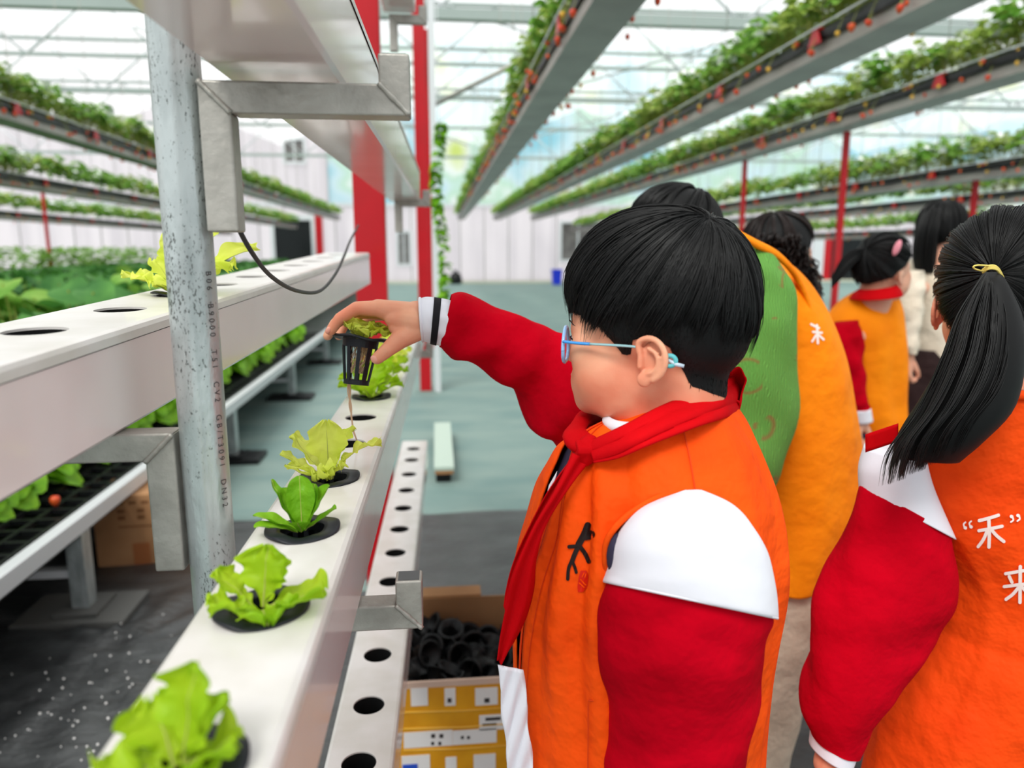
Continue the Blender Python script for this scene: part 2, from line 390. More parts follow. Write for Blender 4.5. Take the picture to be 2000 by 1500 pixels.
# ------------------------------------------------------------------ strawberry plants
def leaflet(mb, base, d, up, ln, wd, k=0, seg=3):
    d = d.normalized(); s = d.cross(up).normalized(); up = s.cross(d).normalized(); rows = []
    for i in range(seg+1):
        t = i/seg; ww = wd*math.sin(PI*min(1, 0.12+0.80*t))**0.8; c = base + d*(ln*t) - up*(0.35*ln*t*t)
        rows.append([c - s*ww + up*ww*.35, c, c + s*ww + up*ww*.35])
    mb.grid(rows, k=k)
def plant_mesh(n, hgt, spread, ls, rnd, stems=True, droop=0.5, seg=3, low=False):
    mb = MB()
    for i in range(n):
        a = rnd.uniform(0, 2*PI); t = rnd.uniform(0.25, 1); rr = spread*t
        h = hgt*(1-droop*t*t)*rnd.uniform(.6, 1.1)
        p = Vector((rr*math.cos(a), rr*math.sin(a), h)); 
        if stems and not low:
            mb.tube([(0,0,0), p*.55+Vector((0,0,h*.3)), p], .0025, 4, False, k=1)
        out = Vector((math.cos(a), math.sin(a), .1)); lr = ls*rnd.uniform(.7, 1.2)
        for da in (-1.1, 0, 1.1):
            d = Matrix.Rotation(da, 3, 'Z') @ out; leaflet(mb, p, d + Vector((0,0,rnd.uniform(-.4,.4))), Vector((rnd.uniform(-.4,.4),rnd.uniform(-.4,.4),1)), lr, lr*.42, 0, seg)
    return mb
def berry_mb(r=.014):
    mb = MB(); prof = [(0.0005,-1.5*r),(.45*r,-1.3*r),(.85*r,-.6*r),(r,0),(.8*r,.5*r),(.3*r,.7*r),(.0005,.68*r)]
    mb.lathe(prof, 8); return mb
RNG = random.Random(3)
def make_proto(leafmat, n, hgt, spread, ls, berries, flowers, seg=3, name='strawberry_plant'):
    root = empty(name)
    plant_mesh(n, hgt, spread, ls, RNG, seg=seg).build('foliage', [leafmat, mt_stem], root)
    for i in range(berries):
        sx_ = -1 if i % 2 else 1
        p = Vector((sx_*RNG.uniform(.13,.19), RNG.uniform(-.1,.1), RNG.uniform(-.10,.02)))
        mb = berry_mb(RNG.uniform(.013,.019)); o = mb.build('strawberry', mt_berry if RNG.random() < .7 else mt_berry_y, root, loc=p)
        mb = MB(); mb.tube([(-p.x,-p.y,-p.z+.03), (-p.x*.3,-p.y*.3,.1-p.z*.5), (0,0,.01)], .0015, 4, False); mb.build('fruit_stalk', mt_stem, o)
    for i in range(flowers):  # oversized petals also stand for white sky gaps and reflections in the leaves
        mb = MB(); c = Vector((RNG.uniform(-.15,.15), RNG.uniform(-.12,.12), hgt*RNG.uniform(.55,.95)))
        for q in range(5):
            a = q*2*PI/5; leaflet(mb, Vector((0,0,0)), Vector((math.cos(a), math.sin(a), .2)), Vector((0,0,1)), .036, .018, 0, 2)
        mb.build('flower', mt_flower_glint, root, loc=c, rot=(RNG.uniform(-1,1), RNG.uniform(-1,1), 0))
    return root
protos = [make_proto(mt_berryleaf if i % 2 else mt_berryleaf2, 30, .33, .23, .066, 3, 7) for i in range(4)]
simple = []
for i in range(3):
    simple.append(plant_mesh(24, .31, .22, .075, RNG, stems=False, seg=2, low=True))
used = set()
def one_plant(x, y, z, label, group):
    k = RNG.randrange(len(protos)); pr_ = protos[k]
    if k in used: o = copy_tree(pr_)
    else: o = pr_; used.add(k)
    o.location = (x, y, z); o.rotation_euler = (0, 0, RNG.choice((0, PI)) + RNG.uniform(-.3,.3)); s = RNG.uniform(.85,1.2); o.scale = (s, s, s)
    tag(o, label, 'plant', group)
    return o
rest = MB()
# hanging gutters: x centre, y start, bottom height, label, plants from, individual until
rows_g = [
 (0.865, 0.6, 2.53, 'wide grey hanging trough running overhead, nearest right of the red posts', 2.9, 13, 'trough nearest overhead', .0060),
 (2.47, 0.8, 2.53, 'long grey hanging trough, second to the right, crossing the upper right corner', 3.0, 12, 'second trough on the right', 0),
 (3.98, 1.5, 2.53, 'long grey hanging trough, third to the right, above the beige-jacket woman', 4.0, 12, 'third trough on the right', 0),
 (5.75, 2.0, 2.10, 'long hanging trough, fourth to the right, just above the far heads', 5.0, 11, 'fourth trough on the right', 0),
 (7.6, 3.0, 1.98, 'narrow far hanging trough, second lowest on the right', 7.0, 10.5, 'fifth trough on the right', 0),
 (9.6, 3.0, 1.62, 'lowest and farthest hanging trough on the right side', 8.0, 9.6, 'sixth trough on the right', 0),
 (-3.83, 2.0, 2.50, 'grey hanging trough on the left, upper one behind the galvanised pipe', 4.2, 12, 'upper trough on the left', 0),
 (-5.50, 3.0, 2.18, 'grey hanging trough on the left, below and behind the upper one', 6.5, 11, 'middle trough on the left', 0),
 (-8.0, 4.0, 1.92, 'lowest far hanging trough on the left', 9.0, 12, 'lowest trough on the left', 0)]
for gi, (gx, gy, gz, lab, pf, pi_, gname, drift) in enumerate(rows_g):
    wd = .125; y1 = YB-.6
    root = thing('hanging_trough', lab, 'trough', (gx, gy, gz), (0, 0, -math.atan(drift)))
    L = y1-gy; mb = MB()
    sec = [(-wd,.12),(-wd,0),(wd,0),(wd,.12),(wd-.012,.12),(wd-.012,.012),(-wd+.012,.012),(-wd+.012,.12)]
    n = len(sec); vs = [(x,0,z) for x,z in sec]+[(x,L,z) for x,z in sec]
    mb.add(vs, [(i,(i+1)%n,n+(i+1)%n,n+i) for i in range(n)] + [(7,6,1,0),(6,5,2,1),(5,4,3,2)] + [(n+0,n+1,n+6,n+7),(n+1,n+2,n+5,n+6),(n+2,n+3,n+4,n+5)])
    mb.build('metal_trough', mt_gutter, root, smooth=False)
    # black liner bulging over both rims
    mb = MB(); rr = []
    for i in range(int(L/.12)):
        y = i*.12; b = .012*noise.noise(Vector((y*6, gx, 0))); 
        rr.append([(-wd-.02+b,y,.075+b),(-wd-.028-b,y,.12),(-wd+.01,y,.165+b),(0,y,.15),(wd-.01,y,.165-b),(wd+.028+b,y,.12),(wd+.02-b,y,.075+b)])
    mb.grid(rr); mb.build('black_liner', mt_black, root)
    rails = MB(); 
    for s in (-1, 1): rails.tube([(s*(wd+.05),0,.155),(s*(wd+.05),L,.155)], .006, 5)
    rails.build('side_rail', mt_white_steel, root)
    y = 1.6 if gy < 1.6 else gy; nn = 0
    y = pf
    while y < YB-1 and nn < 14:
        for s in (-1, 1):
            mb = MB(); mb.add([(.004,-.075,-.06),(.004,.075,-.06),(.004,.028,.035),(.004,-.028,.035),(-.004,-.075,-.06),(-.004,.075,-.06),(-.004,.028,.035),(-.004,-.028,.035)], [(0,1,2,3),(7,6,5,4),(0,4,5,1),(1,5,6,2),(2,6,7,3),(3,7,4,0)]); mb.box((-.05,-.02,.028), (.004,.02,.04)); mb.build('red_clip', mt_red, root, smooth=False, loc=(s*(wd+.045), y-gy, .12), rot=(0, 0, 0 if s > 0 else PI))
        for s in (-1, 1):
            mb = MB(); mb.tube([(s*wd,y-gy,.13),(s*wd,y-gy,4.25-gz)], .0035, 4); mb.build('hanger_wire', mt_steel, root)
        y += 1.55; nn += 1
    y = pf
    sgrp = 'strawberry plants in the ' + gname
    slab = 'leafy strawberry plant with red fruit growing in the ' + gname
    while y < YB-.8:
        x = gx + drift*(y-gy)
        if y < pi_ and (abs(x/y) < 1.1): one_plant(x, y, gz+.13, slab, sgrp)
        else:
            m = simple[RNG.randrange(3)]; s = RNG.uniform(.9,1.3); a = RNG.uniform(0, 6.28); ca, sa = math.cos(a)*s, math.sin(a)*s
            rest.add([(x+v[0]*ca-v[1]*sa, y+v[0]*sa+v[1]*ca, gz+.12+v[2]*s) for v in m.v], m.f, 0 if RNG.random() < .6 else 1)
            if y < 18 and RNG.random() < .5:
                for s_ in (-1, 1):
                    b = berry_mb(.016); px_, py_, pz_ = x+s_*.17, y+RNG.uniform(-.1,.1), gz+RNG.uniform(-.02,.1)
                    rest.add([(px_+v[0], py_+v[1], pz_+v[2]) for v in b.v], b.f, 2 if RNG.random() < .6 else 3)
        if y > 6:
            for q in range(2):
                fp = Vector((x+RNG.uniform(-.2,.2), y+RNG.uniform(-.1,.1), gz+RNG.uniform(.3,.46))); leaflet(rest, fp, Vector((1,0,0)), Vector((0,-.6,1)), .05, .028, 4, 2)  # far white spots standing for flowers, sky gaps and reflections
        y += .19
o = rest.build('strawberry_foliage', [mt_berryleaf, mt_berryleaf2, mt_berry, mt_berry_y, mt_flower_glint]); tag(o, 'mass of distant strawberry foliage along the far ends of the hanging troughs', 'foliage', kind='stuff')
# red posts carrying the troughs
def red_post(x, y, z, label, w_=.05, grp=None):
    root = thing('support_post', label, 'post', (x, y, 0), group=grp)
    mb = MB(); mb.box((-w_/2,-w_/2,.01), (w_/2,w_/2,z)); mb.build('post', mt_red, root, smooth=False)
    mb = MB(); mb.box((-w_*1.6,-w_*1.6,0), (w_*1.6,w_*1.6,.012)); mb.build('base_plate', mt_steel, root, smooth=False)
for x, y, z, l in ((-6.77, 14.0, 2.4, 'far thin red post left of the galvanised pipe, below the left troughs'),
                   (3.98, 7.1, 2.5, 'thin red post between the ponytail girl with the pink clip and the curly-haired person'),
                   (5.75, 7.6, 2.1, 'thin red post rising above the nearest girl in the orange vest'),
                   (3.98, 9.5, 2.5, 'thin red post just right of the back of the green-sleeved adult')):
    red_post(x, y, z, l, .045 if x < 0 else .05)
# ------------------------------------------------------------------ plant bench on the left
bench = thing('plant_bench', 'long low bench with white front rail and black mesh tray on square legs', 'bench', (-1.33, 1.2, 0))
mb = MB(); mb.box((-.05,-1.2,.335), (0,19,.40)); bevel(mb.build('front_rail', mt_white_steel, bench, smooth=False), .004)
mb = MB(); mb.box((-4.9,-1.2,.30), (-4.85,19,.40)); mb.build('back_rail', mt_white_steel, bench, smooth=False)
for y in (1.59, 3.72, 5.8, 8.0, 12.0, 16.0):
    mb = MB(); mb.box((-.06,-.035,.045), (.0,.035,.335)); mb.build('leg', mt_galv, bench, smooth=False, loc=(0, y, 0))
    mb = MB(); mb.box((-.11,-.09,.030), (.05,.09,.045)); mb.box((-.24,-.13,.0), (.16,.13,.030)); bevel(mb.build('foot_plate', mt_black if y > 3 else (bpy.data.materials.get('foot') or mat('foot', srgb(84,84,82), .7)), bench, smooth=False, loc=(0, y, 0)))
    mb = MB(); mb.box((-4.85,-.02,.16), (-.06,.02,.19)); mb.build('cross_bar', mt_white_steel, bench, smooth=False, loc=(0, y, 0))
mb = MB()
for i in range(82): y = -1.2+i*.11; mb.box((-.62,y,.385), (-.05,y+.018,.40))
for i in range(7): x = -.62+i*.092; mb.box((x,-1.2,.385), (x+.014,7.8,.402))
mb.build('mesh_tray', mt_black, bench, smooth=False)
mb = MB(); mb.box((-.65,-1.2,.30), (-.04,7.8,.305)); mb.box((-4.85,-1.2,.36), (-.62,19,.46)); mb.box((-.62,7.8,.36),(-.05,19,.40)); mb.build('growing_bed', mt_black, bench, smooth=False)
tag(berry_mb(.02).build('strawberry', mt_berry, loc=at(107,975,Z=.43)), 'single ripe red strawberry lying on the black mesh tray', 'strawberry')
def broad_plant(n, hgt, spread, ls):
    mb = MB()
    for i in range(n):
        a = RNG.uniform(0, 2*PI); rr = spread*RNG.uniform(.15, 1); h = hgt*RNG.uniform(.2, 1.0)
        p = Vector((rr*math.cos(a), rr*math.sin(a), h)); mb.tube([(0,0,0), p*.5, p], .004, 4, False, k=1)
        d = Vector((math.cos(a), math.sin(a), -.15)); leaflet(mb, p - d*ls*.4, d, Vector((RNG.uniform(-.5,.5), RNG.uniform(-.5,.5), 1)), ls*RNG.uniform(.8,1.2), ls*.52, 0, 5)
    return mb
bp = []
for i in range(4):
    r = empty('broad_leaf_plant'); broad_plant(20, .66, .26, .16).build('foliage', [mt_bedleaf if i else mt_berryleaf, mt_stem], r); bp.append(r)
lw = empty('low_plant'); mbl = MB()
for i in range(9):
    a = RNG.uniform(-.2, 3.4) if i < 6 else RNG.uniform(0, 6.28); p = Vector((.02+.10*RNG.random(), RNG.uniform(-.12,.12), RNG.uniform(.04,.16))); leaflet(mbl, p, Vector((math.cos(a)*.8+.4, math.sin(a)-.4, -.2)), Vector((RNG.uniform(-.3,.3), RNG.uniform(-.5,.2), 1)), .13, .062, 0, 5)
    mbl.tube([(-.04,0,0), p*.6, p], .003, 4, False, k=1)
mbl.build('foliage', [mt_leaf3, mt_stem], lw)
for i in range(44):
    o = lw if i == 0 else copy_tree(lw); o.location = (-1.77+RNG.uniform(-.05,.04), 1.1+i*.17, .40); o.rotation_euler = (0, 0, RNG.uniform(-.5,.5)); s = RNG.uniform(.7,1.25); o.scale = (s, s, s)
    tag(o, 'low bright green plant spilling onto the black mesh tray, under the left channel', 'plant', 'low plants at the edge of the mesh tray')
bl = MB(); bused = set(); nb = 0
yy = 1.45
while yy < 20:
    xx = -1.90
    while xx > -6.1:
        x = xx + RNG.uniform(-.06,.06); y = yy + RNG.uniform(-.06,.06)
        if y < 7.5 and nb < 290:
            k_ = RNG.randrange(4); o = bp[k_] if k_ not in bused else copy_tree(bp[k_]); bused.add(k_); nb += 1
            o.location = (x, y, .46); o.rotation_euler = (0, 0, RNG.uniform(0, 6.28)); s = RNG.uniform(.85, 1.15); o.scale = (s, s, s)
            tag(o, 'dark green broad-leaved plant in the dense bed behind the left white channel', 'plant', 'broad-leaved plants on the bench')
        else:
            for q in range(7):
                a = RNG.uniform(0, 6.28); p = Vector((x+RNG.uniform(-.2,.2), y+RNG.uniform(-.2,.2), .46+RNG.uniform(.4,.66)))
                leaflet(bl, p, Vector((math.cos(a), math.sin(a), -.1)), Vector((RNG.uniform(-.4,.4), RNG.uniform(-.4,.4), 1)), .17, .09, 0, 2)
        xx -= .38
    yy += .36
tag(bl.build('bed_foliage', [mt_bedleaf]), 'far part of the dense green leaf bed on the left', 'foliage', kind='stuff')
# pale leafy row beyond the bed
hr = MB()
for i in range(260):
    y = RNG.uniform(8.5, 19); x = -6.9 + RNG.uniform(-.25,.25); 
    for q in range(5):
        a = RNG.uniform(0, 6.28); leaflet(hr, Vector((x+RNG.uniform(-.15,.15), y+RNG.uniform(-.15,.15), RNG.uniform(1.06,1.42))), Vector((math.cos(a), math.sin(a), .1)), Vector((RNG.uniform(-.5,.5), RNG.uniform(-.5,.5), 1)), .10, .05, 0, 2)
tag(hr.build('row_foliage', [mt_berryleaf]), 'low olive green leafy row beyond the dense bed on the far left', 'foliage', kind='stuff')
mb = MB(); mb.box((-7.2,8.3,.92), (-6.6,19.2,1.06)); mb.box((-7.1,8.4,0),(-7.04,8.46,.92)); mb.box((-6.76,8.4,0),(-6.7,8.46,.92)); mb.box((-7.1,18.8,0),(-7.04,18.86,.92)); mb.box((-6.76,18.8,0),(-6.7,18.86,.92)); mb.box((-7.1,13.6,0),(-7.04,13.66,.92)); mb.box((-6.76,13.6,0),(-6.7,13.66,.92))
tag(mb.build('raised_trough', mt_gutter, smooth=False), 'raised trough under the olive green row, far left', 'trough')
# ------------------------------------------------------------------ the rack: pipe, brackets, channels
SL = .017
def channel(name, label, X0, ytop, z, wd, h, y0, y1, holes, hr, tilt=0.0, yaw=None, lidcol=None):
    """square plastic planting channel with a lid pierced by real holes; origin at its near end, centre of the lid."""
    yw = -math.atan(SL) if yaw is None else yaw
    root = thing(name, label, 'channel', (X0, y0, z), (tilt, 0, yw)); L = y1-y0
    mb = MB(); hw = wd/2; lh = .014; seam = .0015
    # lid top with holes
    ys = [0.0]; hs = sorted(q-y0 for q in holes if y0+.03 < q < y1-.03)
    for q in hs: ys += [q-hr*1.25, q+hr*1.25]
    ys.append(L); tw = hw-.006
    N = 32
    for i in range(len(ys)-1):
        a, b = ys[i], ys[i+1]
        if b-a < 1e-5: continue
        if i % 2 == 0: mb.add([(-tw,a,0),(tw,a,0),(tw,b,0),(-tw,b,0)], [(0,1,2,3)])
        else:
            cy = (a+b)/2; inner = []; outer = []; sq = hr*1.25
            for j in range(N):
                t = 2*PI*j/N; c, s = math.cos(t), math.sin(t); inner.append((hr*c, cy+hr*s, 0))
                kx = tw/max(abs(c),1e-6); ky = sq/max(abs(s),1e-6); kk = min(kx, ky); outer.append((kk*c, cy+kk*s, 0))
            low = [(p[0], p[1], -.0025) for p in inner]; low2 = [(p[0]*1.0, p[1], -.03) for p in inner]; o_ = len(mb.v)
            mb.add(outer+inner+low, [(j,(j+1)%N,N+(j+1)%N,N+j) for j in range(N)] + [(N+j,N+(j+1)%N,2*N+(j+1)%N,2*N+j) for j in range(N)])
            mb.add(low+low2, [(j,(j+1)%N,N+(j+1)%N,N+j) for j in range(N)], 1)  # dark collar added under the hole, painted as shade
            for cx, cyy in ((tw,a),(tw,b),(-tw,a),(-tw,b)):
                best = sorted(range(N), key=lambda j: (outer[j][0]-cx)**2+(outer[j][1]-cyy)**2)[:2]
                mb.add([(cx,cyy,0), outer[best[0]], outer[best[1]]], [(0,1,2)])
    # rounded lid edges and skirts
    for s in (-1, 1):
        prof = [(tw,0),(hw-.002,-.002),(hw,-.006),(hw,-lh)]
        r0 = [(s*x,0,zz) for x,zz in prof]; r1 = [(s*x,L,zz) for x,zz in prof]; mb.grid([r0, r1])
    mb.build('lid', [mt_pvc_lid, mt_dark], root, smooth=False)
    mb = MB(); g = .0012; bw = hw-g
    prof = [(bw,-lh-.0012),(bw,-h+.004),(bw-.004,-h),(-bw+.004,-h),(-bw,-h+.004),(-bw,-lh-.0012)]
    mb.grid([[(x,0,zz) for x,zz in prof],[(x,L,zz) for x,zz in prof]])
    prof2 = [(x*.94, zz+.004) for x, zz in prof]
    mb.grid([[(x,0,zz) for x,zz in prof2],[(x,L,zz) for x,zz in prof2]], k=1)  # inner lining coloured near black in place of shade
    for yy_ in (0, L): mb.add([(-bw,yy_,-lh*.2),(bw,yy_,-lh*.2),(bw,yy_,-h+.002),(-bw,yy_,-h+.002)], [(0,1,2,3)], 0)
    mb.build('trough', [mt_pvc, mt_dark], root, smooth=False)
    return root
def xl(X0, y, y0): return X0 + SL*(y-y0)
main_holes = [.215,.385,.555,.72,.89,1.06,1.23,1.40,1.57,1.74,1.91,2.08,2.25,2.42,2.59,2.76]
MX = -.150
channel('planting_channel', 'white square planting channel of lettuces in the foreground, under the raised hand', MX+SL*(-.4), 0, 1.103, .102, .097, -.4, 2.95, main_holes, .026)
low_holes = [.1,.34,.51,.675,.843,1.01,1.155,1.314,1.483,1.631,1.798,1.96,2.129,2.297,2.468,2.645,2.80]
channel('planting_channel', 'white planting channel with empty black holes, lowest, below the lettuce channel', -.1455+SL*(-.4), 0, .62, .104, .10, -.4, 2.92, low_holes, .0262)
channel('planting_channel', 'white channel overhead resting on the upper bracket, seen from below', -.155+SL*(-.4), 0, 1.532+.115, .113, .113, -.4, 2.82, [], .026, tilt=.006)
channel('planting_channel', 'topmost white channel seen from below beside the red posts', -.150, 0, 2.30, .113, .10, .4, 2.82, [], .026)
# left side channel from two measured ends
pa = at(0, 712, Y=.566); pb = at(700, 500, Y=2.19); dv = (pb-pa); yawl = -math.atan2(dv.x, dv.y); tl = math.atan2(dv.z, math.hypot(dv.x, dv.y)); dn = dv.normalized()
st = pa - dn*.75; WL = .142
side = Vector((dn.y, -dn.x, 0)).normalized(); ctr = st - side*WL/2
lfh = []
for px_, py_ in ((85,638),(232,604)):
    Pz = at(px_, py_, Z=1.31); lfh.append(Pz.y)
step = .17; y_h = [ .74-.17*3+i*step for i in range(13)]
channel('planting_channel', 'white channel left of the galvanised pipe, with two open holes and one lettuce', ctr.x, 0, ctr.z, WL, .100, ctr.y, 2.42, y_h, .028, tilt=tl, yaw=yawl)
def left_pt(y): k_ = (y-ctr.y)/dn.y; return ctr + dn*k_
# galvanised pipe
pipe = thing('upright_pipe', 'galvanised steel upright pipe with scratched zinc and a weld seam, front left', 'pipe', (-.2335, .745, 0))
mb = MB(); n = 40; rows = []
for i in range(60):
    z = i*2.75/59; row = []
    for j in range(n):
        a = 2*PI*j/n; r = .0222
        for ca, ww, dd in ((-PI/2+.12, .10, .0009), (-PI/2+.42, .12, -.0012)):
            da = (a-ca+PI) % (2*PI)-PI; r += dd*math.exp(-(da/ww)**2)
        row.append((r*math.cos(a), r*math.sin(a), z))
    rows.append(row)
mb.grid(rows, True); mb.build('tube', mt_galv, pipe)
mb = MB(); mb.box((-.08,-.08,0), (.08,.08,.01)); mb.build('base_plate', mt_steel, pipe, smooth=False)
# stamped print running down the pipe
cu = bpy.data.curves.new('stamp', 'FONT'); cu.body = 'B06  B9000  T51  CV2  GB/T3091  DN32'; cu.size = .0085; cu.space_character = 1.6
cu.materials.append(mat('stamp_ink', srgb(60,58,58), .7)); _tf = bpy.data.objects.new('tmp_text', cu); col.objects.link(_tf); bpy.context.view_layer.update()
tsm = bpy.data.meshes.new_from_object(_tf.evaluated_get(bpy.context.evaluated_depsgraph_get())); ts = bpy.data.objects.new('stamped_print', tsm); col.objects.link(ts); ts.parent = pipe
bpy.data.objects.remove(_tf)
ta = R0 = math.radians(-38); ts.location = (.0226*math.cos(ta), .0226*math.sin(ta), 1.36)
ts.rotation_euler = Matrix(((0, math.sin(-ta)*-1*-1 if 0 else -math.sin(ta), math.cos(ta)), (0, math.cos(ta), math.sin(ta)), (-1, 0, 0))).to_euler()
def bracket(label, apex, leg, arm, hook, s=1, t=.0285, dy=.0285):
    """welded square tube: leg down from the apex, arm sideways, short hook up at the end."""
    root = thing('bracket', label, 'bracket', apex); h = t; d0 = -dy/2
    def prism(poly, name, m_=mt_steel):
        mb = MB(); n = len(poly); vs = [(s*x,d0,z) for x,z in poly]+[(s*x,d0+dy,z) for x,z in poly]
        mb.add(vs, [tuple(range(n)), tuple(range(2*n-1,n-1,-1))] + [(i,n+i,n+(i+1)%n,(i+1)%n) for i in range(n)]); o = mb.build(name, m_, root, smooth=False); bevel(o, .0022, 3); return o
    prism([(0,0),(t,-t),(t,-leg),(0,-leg)], 'leg'); 
    prism([(0,0),(arm,0) if hook == 0 else (arm-t,0),(arm,-t),(t,-t)], 'arm')
    if hook: prism([(arm-t,0),(arm,-t),(arm,hook),(arm-t,hook)], 'hook')
    def weld(a, b):
        mb = MB(); pts = []; rs = []
        for i in range(15):
            q = i/14; pts.append((s*(a[0]+(b[0]-a[0])*q), d0-.0002, a[1]+(b[1]-a[1])*q)); rs.append(.0028+.0008*noise.noise(Vector((i*.9, a[0]*90, 1))))
        mb.tube(pts, rs, 8); mb.build('weld_seam', mt_steel, root)
    weld((.001,-.001), (t,-t))
    if hook:
        weld((arm-t,0), (arm-.001,-t+.001))
        mb = MB(); mb.box((s*(arm-t+.003) if s > 0 else -(arm-.003),d0+.003,hook-.0002), (s*(arm-.003) if s > 0 else -(arm-t+.003),d0+dy-.003,hook+.0006)); mb.build('open_end', mt_steel_end, root, smooth=False)
    return root
bracket('upper grey welded steel bracket with hook, right of the galvanised pipe', (-.2105, .74, 1.530), .134, .190, .0265)
bracket('lower welded steel bracket whose hook stands right of the lettuce channel', (-.2105, .76, 1.0045), .12, .190, .027)
bracket('welded steel bracket left of the pipe, under the left white channel', (-.2575, .745, 1.2035), .143, .24, .03, s=-1)
bracket('lowest welded bracket under the channel with empty holes', (-.2105, .76, .517), .12, .20, .03)
for z_, l in ((1.562, 'far bracket holding the end of the overhead white channel'), (2.185, 'far bracket holding the topmost white channel'), (1.004, 'far bracket behind the raised hand under the lettuce channel')):
    bracket(l, (-.145, 2.80, z_), .12, .13, .03)
# red posts of the rack
for (x_, y_, w2, d2, zt, l) in ((-.245, 2.93, .058, .04, 4.2, 'wide red painted post, nearest, behind the white channels'),
                            (-.115, 7.22, .055, .05, 4.2, 'narrow red post whose foot stands on the grey floor behind the wrist'),
                            (-.04, 10.4, .05, .05, 4.2, 'farther narrow red post just right of the second red post')):
    r_ = thing('rack_post', l, 'post', (x_, y_, 0)); mb = MB(); mb.box((-w2,-d2,.012), (w2,d2,zt)); bevel(mb.build('post', mt_red, r_, smooth=False), .004)
    mb = MB(); mb.box((-w2*1.8,-d2*1.8,0), (w2*1.8,d2*1.8,.012)); mb.build('base_plate', mt_floor, r_, smooth=False)
r_ = thing('rack_post', 'pale grey steel post beside the second red post', 'post', (.0, 7.2, 0)); mb = MB(); mb.box((-.03,-.03,0), (.03,.03,4.2)); mb.build('post', mt_white_steel, r_, smooth=False)
a_ = at(842,208,Y=7.2); b_ = at(985,135,Y=7.2); mb = MB(); mb.tube([a_, b_, b_+(b_-a_)*1.5], .022, 8); mb.build('brace', mt_steel, r_).matrix_parent_inverse = Matrix.Translation((0,-7.2,0))
r_ = thing('rack_post', 'dark steel post at the top beside the red posts', 'post', (-.01, 8.6, 0)); mb = MB(); mb.box((-.03,-.03,2.9), (.03,.03,4.25)); mb.box((-.015,-.015,0), (.015,.015,2.9)); mb.build('post', mat('dark_post', srgb(70,78,80), .6), r_, smooth=False)
# hanging vine
vx = at(860, 420, Y=6.2).x; vine = thing('hanging_vine', 'narrow bright green vine climbing a string beside the red posts', 'vine', (vx, 6.2, .95))
mb = MB(); mb.tube([(0,0,-.05),(0,0,3.2)], .003, 4); mb.build('string', mt_white_steel, vine)
mb = MB()
for i in range(150):
    z = RNG.uniform(0, 1.42)**1; a = RNG.uniform(0, 6.28); sw = .03*math.sin(z*5)
    leaflet(mb, Vector((sw,0,z)), Vector((math.cos(a), math.sin(a), RNG.uniform(-.6,.3))), Vector((0,0,1)), .065, .035, 0, 3)
mb.build('foliage', mt_leaf3, vine)
# far boxes, bins
bn = thing('waste_bin', 'small blue plastic bin against the far white wall', 'bin', (at(1087,556,Z=0).x, at(1087,556,Z=0).y, 0))
mb = MB(); mb.lathe([(.001,0.01),(.22,.01),(.27,.55),(.29,.56),(.26,.56),(.21,.05),(.001,.05)], 4, Matrix.Rotation(PI/4, 4, 'Z')); mb.build('body', mt_blue, bn, smooth=False)
mb = MB(); mb.lathe([(.001,.56),(.30,.56),(.30,.60),(.001,.62)], 4, Matrix.Rotation(PI/4, 4, 'Z')); mb.build('lid', mt_blue, bn, smooth=False)
def heap(name, label, c, r, h, m_):
    mb = MB(); mb.sphere((0,0,h*.4), (r, r*.6, h*.6), 12); tag(mb.build(name, m_, loc=c), label, name.split('_')[-1])
pp = at(890,549,Y=30.2); rt = thing('black_bag', 'small black bag on the floor by the far wall, beside the vine', 'bag', (pp.x, pp.y, 0))
mb = MB(); mb.lathe([(.001,0),(.22,0),(.28,.15),(.2,.4),(.06,.5),(.08,.56),(.001,.55)], 12); mb.build('body', mt_black, rt)
# cable drooping from the bracket
cbl = [(455,400,.76),(459,430,.77),(490,490,.80),(530,540,.88),(580,568,1.0),(625,568,1.15),(655,535,1.35),(672,500,1.55),(684,470,1.8),(700,440,2.2)]
mb = MB(); mb.tube(spline([at(x,y,Y=Y_) for x,y,Y_ in cbl], 60), .0026, 8); tag(mb.build('cable', mt_wire), 'thin dark cable drooping from the upper bracket in front of the left channel', 'cable')
# pump box at the far end of the lower channel
pa_ = at(847,912,Z=.11); pbx = thing('floor_beam', 'pale green topped beam lying on the floor right of the empty channel', 'beam', (pa_.x+.062, pa_.y, 0))
mb = MB(); mb.box((-.06,0,.085), (.06,1.15,.11)); bevel(mb.build('top', mat('pale_green_lid', srgb(182,198,186), .5), pbx, smooth=False), .003)
mb = MB(); mb.box((-.055,.004,.062), (.055,1.146,.085)); mb.build('board', mt_card, pbx, smooth=False)
mb = MB(); mb.box((-.05,.05,.0), (.04,1.1,.062)); mb.build('base', mt_black, pbx, smooth=False)
